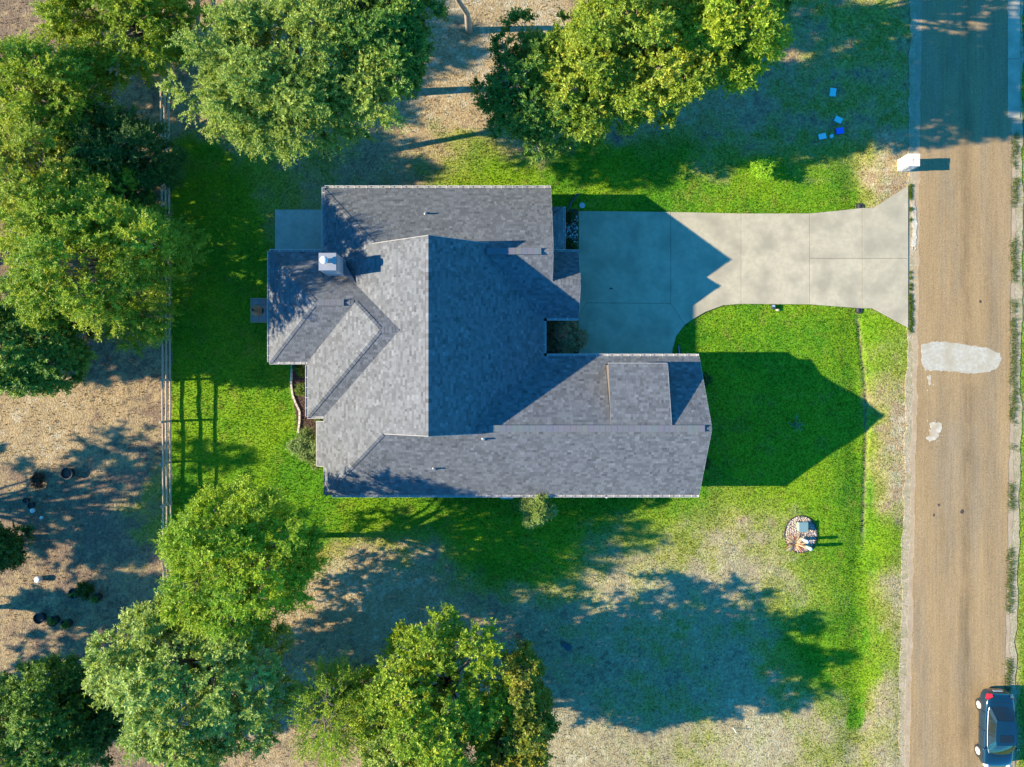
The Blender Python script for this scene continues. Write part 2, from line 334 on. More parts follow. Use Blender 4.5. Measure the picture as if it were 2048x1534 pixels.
# exclusion of hard surfaces for grass
DRIVE = [(1157, 422), (1330, 424), (1482, 427), (1619, 427), (1680, 421), (1724, 416), (1746, 416), (1816, 371), (1816, 656), (1744, 617), (1724, 617), (1670, 613), (1619, 609), (1482, 608), (1446, 611), (1411, 624), (1385, 639), (1368, 652), (1352, 673), (1345, 700), (1342, 735), (1157, 735)]
def inpoly(px, py, poly):
    ins = np.zeros(px.shape, bool); n = len(poly)
    for i in range(n):
        x0, y0 = poly[i]; x1, y1 = poly[(i + 1) % n]
        if y0 == y1: continue
        c = ((y0 > py) != (y1 > py)) & (px < (x1 - x0) * (py - y0) / (y1 - y0) + x0); ins ^= c
    return ins
def road_l(py): return np.interp(py, [0, 767, 1534], [1841, 1832, 1816])
def road_r(py): return np.interp(py, [0, 767, 1534], [2030, 2026, 2012])
def hard(wx, wy):
    px = 1024 + wx * PPM; py = 767 - wy * PPM
    h = inpoly(px, py, DRIVE) | ((px > road_l(py)) & (px < road_r(py)))
    h |= (px > 551) & (px < 660) & (py > 420) & (py < 520)
    h |= inpoly(px, py, [(560, 515), (660, 400), (1088, 400), (1090, 515), (1155, 515), (1157, 720), (1375, 728), (1375, 972), (660, 972), (650, 840), (585, 850), (570, 710)])
    h |= ((px - 1601) / 33) ** 2 + ((py - 1068) / 38) ** 2 < 1
    h |= (px > 2013) & (px < 2041) & (py < 237)
    return h
def blades(name, n, dens, hmin, hmax, wid, k=3):
    x = rng.uniform(-32, 32, n); y = rng.uniform(-24, 24, n)
    c, g, t, px, py = field(x, y); keep = dens(g, t, px, py, x, y) > rng.random(n)
    keep &= ~hard(x, y); x = x[keep]; y = y[keep]; c = c[keep]; g = g[keep]; t = t[keep]
    n = len(x); z = ground_z(x, y)
    x = np.repeat(x, k); y = np.repeat(y, k); z = np.repeat(z, k); c = np.repeat(c, k, 0); N = n * k
    a = rng.uniform(0, 2 * np.pi, N); h = rng.uniform(hmin, hmax, N); ln = rng.uniform(.3, 1.1, N) * h
    a2 = a + rng.normal(0, .6, N) + np.pi / 2
    p0 = np.stack([x - np.cos(a) * wid, y - np.sin(a) * wid, z - .005], -1); p1 = np.stack([x + np.cos(a) * wid, y + np.sin(a) * wid, z - .005], -1)
    p2 = np.stack([x + np.cos(a2) * ln, y + np.sin(a2) * ln, z + h], -1)
    V = np.stack([p0, p1, p2], 1).reshape(-1, 3); F = np.arange(N * 3).reshape(-1, 3)
    v = rng.uniform(.72, 1.3, N)[:, None]; cc = c * v
    return stuff(np_mesh(name, V, F, 3, M['grass'], np.repeat(cc, 3, 0)))
blades('lawn_grass', 330000, lambda g, t, px, py, x, y: g * .9, .03, .075, .022)
blades('dry_grass', 110000, lambda g, t, px, py, x, y: (1 - g) * sstep(.35, .65, fbm(x, y, 2.2, 90)) * .9, .03, .11, .02)
blades('tall_grass', 26000, lambda g, t, px, py, x, y: g * (np.exp(-((px - 1712) / 34) ** 2) * .5 + sstep(.62, .75, fbm(x, y, .9, 95)) * .25 + (px > 2036) * .9), .06, .13, .03, 4)

# ------------------------------------------------------------------ road, shoulder, patches, kerb
def strip_poly(fl, fr, y0, y1, n=60):
    ps = [(fl(y), y) for y in np.linspace(y0, y1, n)] + [(fr(y), y) for y in np.linspace(y1, y0, n)]
    return [(X(a), Y(b)) for a, b in ps]
def rag(py, s, amp): return (float(fbm(np.array([py * .03]), np.array([s * 3.1]), 1, 5)[0]) - .5) * amp
def sheet(name, poly, z, material, col=(1, 1, 1), thick=.03):
    mb = MB(); mb.prism(poly, z - thick, z, col); return struct(mb.build(name, material))
def ribbon(name, fl, fr, y0, y1, z, material, n=120):
    V = []; F = []
    for y in np.linspace(y0, y1, n): V += [(X(fl(y)), Y(y), z), (X(fr(y)), Y(y), z)]
    for i in range(n - 1): F.append((2 * i, 2 * i + 2, 2 * i + 3, 2 * i + 1))
    V += [(a, b, z - .06) for a, b, c in V[:]]; m_ = 2 * n
    for i in range(n - 1):
        F.append((2 * i, m_ + 2 * i, m_ + 2 * i + 2, 2 * i + 2)); F.append((2 * i + 1, 2 * i + 3, m_ + 2 * i + 3, m_ + 2 * i + 1))
    mb = MB(); mb.add(V, F); return struct(mb.build(name, material))
M['shoulder'] = mat('gravel_shoulder', (.42, .35, .22), .95, noise=.4, nscale=7, bump=.03, bscale=16, hue2=(.30, .27, .14))
M['asphalt_edge'] = mat('worn_seal_edge', (.42, .33, .205), .95, noise=.2, nscale=5, bump=.01, bscale=30, hue2=(.36, .27, .17))
M['patch'] = mat('concrete_patch', (.46, .435, .335), .9, noise=.22, nscale=6, bump=.006, bscale=24, hue2=(.40, .35, .24))
ribbon('road_shoulder', lambda y: road_l(y) - 20 + rag(y, 1, 16), lambda y: road_r(y) + 16 + rag(y, 2, 14), -900, 2400, .006, M['shoulder'], 500)
ribbon('road_edge', lambda y: road_l(y) - 7 + rag(y * 2, 3, 10), lambda y: road_r(y) + 3 + rag(y * 2, 4, 8), -900, 2400, .014, M['asphalt_edge'], 500)
ribbon('road', lambda y: road_l(y) + 2 + rag(y * 2, 5, 7), lambda y: 1932 - (y - 500) * .009, -900, 2400, .024, M['road'], 500)
ribbon('road_lane', lambda y: 1932.6 - (y - 500) * .009, lambda y: road_r(y) - 6 + rag(y * 2, 6, 6), -900, 2400, .028, M['road'], 500)
def blob(pts, z, name, material, jag=1.5):
    out = []
    n = len(pts)
    for i in range(n):
        a = Vector(pts[i]); b_ = Vector(pts[(i + 1) % n]); k = max(2, int((a - b_).length / 4))
        for j in range(k): q = a.lerp(b_, j / k); out.append((X(q.x + random.uniform(-jag, jag)), Y(q.y + random.uniform(-jag, jag))))
    mb = MB(); mb.prism(out, z - .02, z); return struct(mb.build(name, material))
blob([(1843, 690), (1870, 683), (1900, 685), (1935, 690), (1975, 696), (1998, 706), (2004, 718), (1996, 734), (1975, 745), (1940, 747), (1890, 742), (1850, 741), (1842, 720)], .036, 'road_patch', M['patch'])
M['patch2'] = mat('pale_patch', (.54, .50, .38), .95, noise=.35, nscale=8, hue2=(.42, .34, .22))
blob([(1860, 845), (1870, 843), (1884, 848), (1880, 862), (1872, 878), (1855, 882), (1850, 876), (1860, 866)], .034, 'road_patch', M['patch2'], 3)
blob([(1856, 752), (1862, 750), (1862, 768), (1857, 770)], .034, 'road_patch', M['patch2'], 1.5)
blob([(1822, 405), (1829, 400), (1833, 440), (1834, 470), (1830, 492), (1823, 494), (1826, 460)], .034, 'road_patch', M['patch2'], 2)
mb = MB()
for _ in range(40):
    a_ = random.uniform(0, 6.28); r_ = random.gauss(0, 13); cx_, cy_ = random.choice(((1868, 862), (1868, 862), (1858, 762), (1829, 500))); x_, y_ = cx_ + math.cos(a_) * r_ * .7, cy_ + math.sin(a_) * r_; q_ = random.uniform(.6, 1.8)
    mb.prism([(X(x_ - q_), Y(y_)), (X(x_), Y(y_ + q_)), (X(x_ + q_), Y(y_)), (X(x_), Y(y_ - q_ * 1.3))], .02, .0325 + _ * .00001)
stuff(mb.build('road_chips', M['patch2']))
M['stain'] = mat('dark_stain', (.07, .05, .045), .8)
for x, y, r in ((1960, 603, 3), (1924, 1023, 5), (1867, 1030, 3), (1877, 1010, 3)):
    blob([(x + r * math.cos(a) * .8, y + r * math.sin(a)) for a in (0, 1, 2, 3, 4, 5)], .033, 'road_stain', M['stain'], .8)
# pale concrete strip of the neighbour across the road
mb = MB()
for y0, y1 in ((-60, 20), (21, 118), (119, 236)):
    mb.prism([(X(2015), Y(y0)), (X(2039), Y(y0)), (X(2039), Y(y1)), (X(2015), Y(y1))][::-1], 0, .05)
struct(mb.build('pavement', M['concrete']))
# green shoots in the joint between drive and road
def tuftcloud(name, pts, n, h, col, parent=None, spread=.12, w_=.015, var=.3, z0=0):
    P_ = np.array(pts); i = rng.integers(0, len(P_), n)
    x = P_[i, 0] + rng.normal(0, spread, n); y = P_[i, 1] + rng.normal(0, spread, n); a = rng.uniform(0, 6.28, n)
    hh = rng.uniform(.3, 1, n) * h; a2 = rng.uniform(0, 6.28, n); ln = hh * rng.uniform(.2, 1.1, n)
    z = np.full(n, z0)
    V = np.stack([np.stack([x - np.cos(a) * w_, y - np.sin(a) * w_, z], -1), np.stack([x + np.cos(a) * w_, y + np.sin(a) * w_, z], -1), np.stack([x + np.cos(a2) * ln, y + np.sin(a2) * ln, z + hh], -1)], 1).reshape(-1, 3)
    c = np.array(col)[None] * rng.uniform(1 - var, 1 + var, n)[:, None]
    return np_mesh(name, V, np.arange(n * 3).reshape(-1, 3), 3, M['grass'], np.repeat(c, 3, 0), parent)
pts = [(X(1821 + random.uniform(-2, 2)), Y(y)) for y in list(np.arange(372, 400, 4)) + [390, 418, 420, 440, 545, 556, 570, 578] + list(np.arange(590, 665, 4))]
stuff(tuftcloud('weeds', pts, 2600, .12, (.11, .18, .02), spread=.06, z0=.01))
pts = [(X(road_r(y) + random.uniform(-4, 4)), Y(y)) for y in np.arange(240, 1534, 4) if fbm(np.array([y * .02]), np.array([0.]), 1, 4)[0] > .45]
stuff(tuftcloud('verge_grass', pts, 9000, .14, (.14, .18, .04), spread=.12, z0=.01))

# ------------------------------------------------------------------ driveway slabs
def inset(poly, d):
    n = len(poly); out = []
    area = sum(poly[i][0] * poly[(i + 1) % n][1] - poly[(i + 1) % n][0] * poly[i][1] for i in range(n))
    s = 1 if area > 0 else -1
    for i in range(n):
        p0 = Vector(poly[i - 1]); p1 = Vector(poly[i]); p2 = Vector(poly[(i + 1) % n])
        a = (p1 - p0).normalized(); b_ = (p2 - p1).normalized()
        na = Vector((-a.y, a.x)) * s; nb = Vector((-b_.y, b_.x)) * s
        t = (na + nb); t = t / max(.3, t.length_squared) * 2
        out.append(tuple(p1 + t * d))
    if s < 0: out = out[::-1]
    return out
SL = [[(1157, 422), (1341, 424), (1341, 607), (1172, 606), (1157, 632)],
      [(1157, 632), (1172, 606), (1341, 607), (1369, 650), (1352, 673), (1345, 700), (1342, 728), (1157, 728)],
      [(1341, 424), (1482, 427), (1482, 608), (1446, 611), (1411, 624), (1385, 639), (1369, 650), (1341, 607)],
      [(1482, 427), (1619, 427), (1619, 609), (1482, 608)],
      [(1619, 427), (1680, 421), (1724, 416), (1724, 517), (1619, 517)], [(1619, 517), (1724, 517), (1724, 617), (1670, 613), (1619, 609)],
      [(1724, 416), (1746, 416), (1816, 371), (1816, 517), (1724, 517)], [(1724, 517), (1816, 517), (1816, 656), (1744, 617), (1724, 617)]]
mb = MB(); mb.prism([(X(a), Y(b_)) for a, b_ in DRIVE][::-1], -.12, .02)
M['joint'] = mat('joint_filler', (.10, .09, .075), .95)
drv = struct(mb.build('driveway', M['joint'])); OFF[drv.name] = Vector((0, 0, 0))
for i, s in enumerate(SL):
    poly = inset([(X(a), Y(b_)) for a, b_ in s], .009)
    v = (1.0, .985, 1.0, 1.03, .98, 1.04, .95, .96)[i]; mb = MB(); c = (v, v * .995, v * .985)
    top = inset(poly, .01); n_ = len(poly)
    vs = [(a, b_, -.08) for a, b_ in poly] + [(a, b_, .046) for a, b_ in poly] + [(a, b_, .052) for a, b_ in top]
    fs = [tuple(range(n_))[::-1], tuple(range(2 * n_, 3 * n_))] + [(k, (k + 1) % n_, n_ + (k + 1) % n_, n_ + k) for k in range(n_)] + [(n_ + k, n_ + (k + 1) % n_, 2 * n_ + (k + 1) % n_, 2 * n_ + k) for k in range(n_)]
    mb.add(vs, fs, c); mb.build('slab', M['concrete'], drv)
# culvert mouths where the ditch passes under the drive
for (x, y, lab) in ((1720, 413, 'dark culvert mouth in the grass on the garage-free upper edge of the driveway'), (1718, 620, 'dark culvert mouth in the ditch below the lower edge of the driveway')):
    t = thing('culvert_pipe', lab, 'culvert', (X(x), Y(y), 0)); mb = MB(); s = 1 if y < 500 else -1
    prof = [(.17, 0), (.17, .5)]
    a = P(x, y); ys_ = [a.y + s * .12, a.y - s * .5]
    mb2 = MB(); mb2.tube([(a.x, ys_[0], -.14), (a.x, ys_[1], -.14)], .17, 14, caps=False); mb2.tube([(a.x, ys_[0], -.14), (a.x, ys_[1], -.14)], .15, 14, caps=False)
    mb2.build('pipe', M['plastic_black'], t)
    mb2 = MB(); mb2.lathe(a.x, a.y, [(.16, -.3), (.22, -.02)], 12, (.04, .035, .03)); mb2.build('opening', M['plain_rough'], t)

# ------------------------------------------------------------------ house
house = thing('house', 'single-storey brick house with many-gabled grey shingle roof on the lawn', 'house', (-1, 2, 0))
def pl(a, b_, c): return (a, b_, c)
def at(p, x, y): return p[0] * x + p[1] * y + p[2]
WM = (.652, 0, 2.75 + .652 * 10.33); EM = (-.689, 0, 2.75 + .689 * 1.76)
def rise(axis, e, z0=2.75, s=.667):   # plane rising away from an eave: axis '+x' rises towards +x
    if axis == '+x': return (s, 0, z0 - s * e)
    if axis == '-x': return (-s, 0, z0 + s * e)
    if axis == '+y': return (0, s, z0 - s * e)
    return (0, -s, z0 + s * e)
COMP = [
 dict(fp=(-10.33, 1.76, -2.59, 7.30), pl=[WM, EM], gab='ns'),
 dict(fp=(-10.33, 2.14, 3.6, 10.8), pl=[rise('-y', 10.8, 2.6, .6), rise('+y', 3.6), WM]),
 dict(fp=(0.3, 3.65, 3.6, 7.23), pl=[rise('-y', 7.23), rise('+y', 3.6)]),
 dict(fp=(-10.33, 10.27, -6.13, 1.51), pl=[rise('-y', 1.51), rise('+y', -6.13), WM]),
 dict(fp=(-13.33, -5.0, 1.18, 7.26), pl=[rise('-y', 7.26), rise('+y', 1.18), rise('+x', -13.33)]),
 dict(fp=(-11.24, -5.0, -1.81, 7.26), pl=[rise('+x', -11.24), rise('-y', 7.26), rise('+y', -1.81)]),
 dict(fp=(-10.84, -10.2, -4.56, -2.1), pl=[WM]),
 dict(fp=(1.5, 2.84, 7.26, 9.8), pl=[rise('-x', 2.84, 2.42, .5), rise('-y', 9.8, 2.42, .5)]),
 dict(fp=(5.1, 8.2, -2.31, 1.06), pl=[(0, -.31, 5.305 - .31 * 2.31)]),
]
def clip(poly, a, b_, c):       # keep a x + b y + c >= 0
    out = []; n = len(poly)
    for i in range(n):
        p = poly[i]; q = poly[(i + 1) % n]; dp = a * p[0] + b_ * p[1] + c; dq = a * q[0] + b_ * q[1] + c
        if dp >= 0: out.append(p)
        if (dp > 0 and dq < 0) or (dp < 0 and dq > 0):
            t = dp / (dp - dq); out.append((p[0] + (q[0] - p[0]) * t, p[1] + (q[1] - p[1]) * t))
    return out
def area(p): return abs(sum(p[i][0] * p[(i + 1) % len(p)][1] - p[(i + 1) % len(p)][0] * p[i][1] for i in range(len(p)))) / 2 if len(p) > 2 else 0
def rect(fp): return [(fp[0], fp[2]), (fp[1], fp[2]), (fp[1], fp[3]), (fp[0], fp[3])]
def subtract(polys, hs):        # polys minus the intersection of half planes hs
    out = []
    for p in polys:
        rem = p
        for (a, b_, c) in hs:
            o = clip(rem, -a, -b_, -c)
            if area(o) > 1e-4: out.append(o)
            rem = clip(rem, a, b_, c)
            if area(rem) < 1e-4: break
    return out
FACES = []
for i, cp in enumerate(COMP):
    for pi, p in enumerate(cp['pl']):
        poly = rect(cp['fp'])
        for qi, q in enumerate(cp['pl']):
            if qi != pi: poly = clip(poly, q[0] - p[0], q[1] - p[1], q[2] - p[2])
        if area(poly) < 1e-3: continue
        polys = [poly]
        for j, cq in enumerate(COMP):
            if j == i: continue
            e = 1e-3 if j < i else -1e-3
            hs = [(1, 0, -cq['fp'][0]), (-1, 0, cq['fp'][1]), (0, 1, -cq['fp'][2]), (0, -1, cq['fp'][3])]
            hs += [(q[0] - p[0], q[1] - p[1], q[2] - p[2] + e) for q in cq['pl']]
            polys = subtract(polys, hs)
        for q in polys: FACES.append((p, q))
# merge not needed: rows of shingles share one origin per plane
mbd = MB()
for p, q in FACES:
    mbd.prism(q, lambda x, y, p=p: at(p, x, y) - .16, lambda x, y, p=p: at(p, x, y))
roof = mbd.build('roof', M['deck'], house)
# fascia boards are the deck sides; shingles
sh = MB(); rs = random.Random(3)
def shcol(warm=0):
    r = rs.random(); v = .158 + .036 * (r - .5) * 2
    if rs.random() < .10: v *= 1.18
    if rs.random() < .12: v *= .8
    return (v * .93, v * 1.0, v * 1.04)
EXPO = .150; tabcache = {}
for p, poly in FACES:
    gl = math.hypot(p[0], p[1]); vx, vy = p[0] / gl, p[1] / gl; ux, uy = -vy, vx
    ce = EXPO * math.cos(math.atan(gl))
    vs_ = [vx * a + vy * b_ for a, b_ in poly]; r0 = math.floor(min(vs_) / ce); r1 = math.ceil(max(vs_) / ce)
    for r in range(r0, r1):
        v0 = r * ce; v1 = v0 + ce
        row = clip(clip(poly, vx, vy, -v0), -vx, -vy, v1)
        if area(row) < 2e-4: continue
        us = [ux * a + uy * b_ for a, b_ in row]; u0, u1 = min(us), max(us)
        key = (round(p[0], 3), round(p[1], 3), round(p[2], 2), r)
        if key not in tabcache:
            rr = random.Random(hash(key)); t = -16 - rr.random() * .3; tabs = [t]
            while t < 16: t += rr.choice((.11, .14, .17, .2, .24, .28)) * rr.uniform(.9, 1.1); tabs.append(t)
            tabcache[key] = (tabs, [shcol() for _ in tabs], [rr.uniform(.012, .022) for _ in tabs])
        tabs, cols, th = tabcache[key]
        import bisect
        k = max(0, bisect.bisect(tabs, u0) - 1)
        while k < len(tabs) - 1 and tabs[k] < u1:
            a0, a1 = tabs[k], tabs[k + 1] - .006
            q = clip(clip(row, ux, uy, -a0), -ux, -uy, a1)
            if area(q) > 1e-5:
                t = th[k]
                zt = lambda x, y: at(p, x, y) + .006 + t * (1 - ((vx * x + vy * y) - v0) / ce * .75)
                n_ = len(q); vs = [(x, y, at(p, x, y) + .001) for x, y in q] + [(x, y, zt(x, y)) for x, y in q]
                sh.add(vs, [tuple(range(n_, 2 * n_))] + [(e, (e + 1) % n_, n_ + (e + 1) % n_, n_ + e) for e in range(n_)], cols[k])
            k += 1
stuff(sh.build('shingle', M['shingle'], roof))
# ridge and hip caps
def caps(x0, y0, x1, y1, pa, pb, wd=.15):
    mb = MB(); L_ = math.hypot(x1 - x0, y1 - y0); dx, dy = (x1 - x0) / L_, (y1 - y0) / L_; nx_, ny_ = -dy, dx
    n_ = max(1, round(L_ / .2)); st = L_ / n_
    zmin = lambda x, y: min(at(pa, x, y), at(pb, x, y))
    for i in range(n_):
        a = i * st - .02; b_ = (i + 1) * st + .02; c = shcol()
        vs = []
        for t, lift in ((max(a, 0), .035), (min(b_, L_), .048)):
            cx, cy = x0 + dx * t, y0 + dy * t
            for s in (-1, 0, 1):
                x, y = cx + nx_ * wd * s, cy + ny_ * wd * s
                vs.append((x, y, zmin(x, y) + lift - (.01 if s == 0 else 0)))
        lo = [(x, y, z - .03) for x, y, z in vs]; vs += lo
        mb.add(vs, [(0, 3, 4, 1), (1, 4, 5, 2), (3, 9, 10, 4), (4, 10, 11, 5), (0, 6, 9, 3), (2, 5, 11, 8), (0, 1, 7, 6), (1, 2, 8, 7)], c)
    return mb.build('ridge_cap', M['shingle'], roof)
N1, S1 = COMP[1]['pl'][0], COMP[1]['pl'][1]; N3, S3 = COMP[3]['pl'][0], COMP[3]['pl'][1]
N4, S4, W4 = COMP[4]['pl']; W5, N5, S5 = COMP[5]['pl']
caps(-4.12, -2.59, -4.12, 7.30, WM, EM); caps(-1.35, 6.855, 2.14, 6.855, N1, S1); caps(2.16, 5.415, 3.65, 5.415, COMP[2]['pl'][0], S1)
caps(-1.9, -2.31, 10.27, -2.31, N3, S3); caps(-10.27, 4.22, -8.25, 4.22, N4, S4)
caps(-13.3, 7.23, -10.29, 4.22, N4, W4); caps(-13.3, 1.21, -10.29, 4.22, S4, W4)
caps(-11.2, -1.77, -6.705, 2.725, W5, S5); caps(-6.705, 2.725, -5.72, 2.725, N5, S5); caps(-8.2, 4.22, -6.705, 2.725, W5, N5)
caps(-10.33, 10.56, -7.3, 7.31, WM, N1); caps(-10.3, -6.1, -6.71, -2.6, WM, S3)
# raised ridge vents
def rvent(x0, x1, y, z, base):
    mb = MB(); k = x0; c0 = (.155, .166, .175)
    while k < x1 - .01:
        e = min(k + .3, x1); c = tuple(v * random.uniform(.93, 1.07) for v in c0); 
        mb.box(k, e - .006, y - .17, y + .17, z - .10, z + .055 + random.uniform(0, .008), c); k = e
    mb.build('ridge_vent', M['shingle'], roof)
rvent(-1.3, 1.52, 6.86, 4.97, 0); rvent(-10.05, -8.75, 4.22, 4.80, 0); rvent(-1.2, 9.9, -2.31, 5.32, 0)
# metal flashing line along the main ridge
mb = MB(); mb.box(-4.30, -4.275, -2.3, 6.5, 6.62, 6.735, (.30, .16, .15)); mb.build('flashing_strip', M['plain'], roof)
# fascia (white trim just under the deck edge) and gutters
def run(x0, y0, x1, y1, nx_, ny_, z, hang=True):
    L_ = math.hypot(x1 - x0, y1 - y0); dx, dy = (x1 - x0) / L_, (y1 - y0) / L_; mb = MB()
    def bx(a, b_, i, o, z0, z1, col=(1, 1, 1), m=0):
        ps = [(x0 + dx * a + nx_ * i, y0 + dy * a + ny_ * i), (x0 + dx * b_ + nx_ * i, y0 + dy * b_ + ny_ * i), (x0 + dx * b_ + nx_ * o, y0 + dy * b_ + ny_ * o), (x0 + dx * a + nx_ * o, y0 + dy * a + ny_ * o)]
        ar = sum(ps[k][0] * ps[(k + 1) % 4][1] - ps[(k + 1) % 4][0] * ps[k][1] for k in range(4))
        if ar < 0: ps = ps[::-1]
        mb.prism(ps, z0, z1, col, m)
    bx(0, L_, .003, .015, z - .2, z - .02)                 # back
    bx(0, L_, .015, .10, z - .115, z - .10, (.55, .55, .55))               # bottom
    bx(0, L_, .10, .122, z - .115, z - .004)              # front lip
    bx(0, .02, .015, .10, z - .10, z - .02); bx(L_ - .02, L_, .015, .10, z - .10, z - .02)
    g = mb.build('gutter', M['gutter'], house)
    if hang:
        k = .35 + random.uniform(0, .2); mb = MB(); mb2 = mb
        while k < L_ - .1:
            bx(k - .013, k + .013, -.10, .12, z + .0, z + .022 + (.0)); k += random.choice((.56, .62, .66))
            if mb is not mb2: break
        # straps climb on to the shingles
        stuff(mb.build('gutter_hanger', M['gutter'], g))
    return g
_b = MB
run(-10.33, 10.8, 2.14, 10.8, 0, 1, 2.62); run(-10.33, 7.42, -10.33, 10.8, -1, 0, 2.76); run(-13.33, 7.26, -10.49, 7.26, 0, 1, 2.76)
run(-13.33, 1.18, -13.33, 7.26, -1, 0, 2.76); run(-13.33, 1.18, -11.26, 1.18, 0, -1, 2.76); run(-11.24, -1.81, -11.24, 1.0, -1, 0, 2.76); run(-11.24, -1.81, -10.36, -1.81, 0, -1, 2.76, False)
run(1.76, 1.68, 1.76, 3.42, 1, 0, 2.76); run(1.93, 3.6, 3.65, 3.6, 0, -1, 2.76); run(2.3, 7.26, 3.65, 7.23, 0, 1, 2.76); run(2.84, 7.45, 2.84, 9.8, 1, 0, 2.43)
run(1.93, 1.51, 10.27, 1.51, 0, 1, 2.76); run(-9.9, -6.13, 10.27, -6.13, 0, -1, 2.76)
# rake / eave trim without gutter
def trim(p0, p1, p, nx_, ny_, tw=.02):
    mb = MB()
    (x0, y0), (x1, y1) = p0, p1
    q = [(x0, y0), (x1, y1), (x1 + nx_ * tw, y1 + ny_ * tw), (x0 + nx_ * tw, y0 + ny_ * tw)]
    if sum(q[k][0] * q[(k + 1) % 4][1] - q[(k + 1) % 4][0] * q[k][1] for k in range(4)) < 0: q = q[::-1]
    mb.prism(q, lambda x, y: at(p, x, y) - .2, lambda x, y: at(p, x, y) + .012)
    mb.build('fascia', M['fascia'], house)
trim((10.273, 1.5), (10.273, -2.31), N3, 1, 0); trim((10.273, -2.31), (10.273, -6.12), S3, 1, 0)
trim((2.143, 10.79), (2.143, 6.86), N1, 1, 0); trim((2.143, 6.86), (2.143, 5.42), S1, 1, 0)
trim((3.653, 7.22), (3.653, 5.42), COMP[2]['pl'][0], 1, 0); trim((3.653, 5.42), (3.653, 3.61), S1, 1, 0)
trim((-7.3, 7.303), (-4.12, 7.303), WM, 0, 1); trim((-4.12, 7.303), (-1.2, 7.303), EM, 0, 1)
trim((-6.6, -2.593), (-4.12, -2.593), WM, 0, -1); trim((-4.12, -2.593), (-1.9, -2.593), EM, 0, -1)
trim((-10.333, -4.57), (-10.333, -6.12), WM, -1, 0); trim((-10.843, -2.1), (-10.843, -4.56), WM, -1, 0)
trim((-10.333, -1.97), (-10.333, -2.09), WM, -1, 0); trim((-10.84, -2.097), (-10.34, -2.097), WM, 0, 1); trim((-10.84, -4.563), (-10.34, -4.563), WM, 0, -1)
trim((8.203, 1.05), (8.203, -2.2), COMP[8]['pl'][0], 1, 0, .03); trim((5.12, 1.063), (8.2, 1.063), COMP[8]['pl'][0], 0, 1, .03)
# walls
INS = {0: (.45, .45, .3, .3), 1: (.45, .3, .45, .45), 2: (.0, .3, .45, .45), 3: (.45, .3, .45, .45), 4: (.45, .0, .45, .45), 5: (.45, 0, .45, .45), 6: (.2, 0, .2, .2), 7: None, 8: (.03, .05, .0, .06)}
mb = MB(); mbs = MB()
for i, cp in enumerate(COMP):
    if INS[i] is None: continue
    f = cp['fp']; s = INS[i]; fp = (f[0] + s[0], f[1] - s[1], f[2] + s[2], f[3] - s[3])
    for pi, p in enumerate(cp['pl']):
        poly = rect(fp)
        for qi, q in enumerate(cp['pl']):
            if qi != pi: poly = clip(poly, q[0] - p[0], q[1] - p[1], q[2] - p[2])
        if area(poly) > 1e-3:
            (mbs if i == 8 else mb).prism(poly, 0 if i != 8 else 2.9, lambda x, y, p=p: at(p, x, y) - (.17 if i != 8 else .15))
mb.build('wall', M['wall'], house); mbs.build('dormer_wall', mat('dormer_siding', (.15, .125, .10), .85, noise=.15, nscale=20), house)
mb = MB()
for x, y in ((2.75, 9.6),): mb.box(x - .07, x + .07, y - .07, y + .07, 0, 2.4)
mb.build('porch_post', M['white'], house)
# windows and doors on the walls
def window(x0, x1, y0, y1, z0, z1, nx_, ny_):
    mb = MB(); d = .05
    def slab(a0, a1, zz0, zz1, m_, dd, mbx):
        if nx_: xx = (x0, x0 + nx_ * dd); mbx.box(min(xx), max(xx), a0, a1, zz0, zz1)
        else: yy = (y0, y0 + ny_ * dd); mbx.box(a0, a1, min(yy), max(yy), zz0, zz1)
    a0, a1 = (y0, y1) if nx_ else (x0, x1)
    fr = MB()
    slab(a0 - .08, a0, z0 - .08, z1 + .08, 0, d, fr); slab(a1, a1 + .08, z0 - .08, z1 + .08, 0, d, fr)
    slab(a0, a1, z1, z1 + .08, 0, d, fr); slab(a0, a1, z0 - .08, z0, 0, d + .03, fr); slab((a0 + a1) / 2 - .02, (a0 + a1) / 2 + .02, z0, z1, 0, d - .015, fr)
    w_ = fr.build('window', M['white'], house); g = MB(); slab(a0, a1, z0, z1, 0, .02, g); g.build('pane', M['glass'], w_)
for x in (-8.5, -4.5, 3.5, 6.5): window(x, x + 1.3, -5.68, 0, .9, 2.1, 0, -1)
for x in (-8.5, -5, -1.5): window(x, x + 1.3, 10.35, 0, .9, 2.1, 0, 1)
for y in (2.4, 4.2): window(-12.88, 0, y, y + 1.3, .6, 2.1, -1, 0)
window(9.97, 0, -4.6, -3.2, .9, 2.2, 1, 0); window(9.97, 0, -1.4, 0, .9, 2.2, 1, 0); window(1.84, 0, 9.0, 10.1, .9, 2.1, 1, 0)
mb = MB(); mb.box(3.35, 3.39, 4.9, 5.85, 0.02, 2.1, (.2, .1, .06)); d = mb.build('door', M['plain'], house); mb = MB(); mb.lathe(3.42, 5.75, [(.03, 1.0), (.03, 1.06)], 8, (.6, .5, .3)); mb.build('handle', M['plain'], d)
for x in (2.6, 6.0):
    mb = MB()
    for k in range(4): mb.box(x, x + 2.6, 1.06, 1.11, .02 + k * .54, .54 + k * .54 - .01, (.7, .68, .62))
    mb.build('garage_door', M['plain'], house)
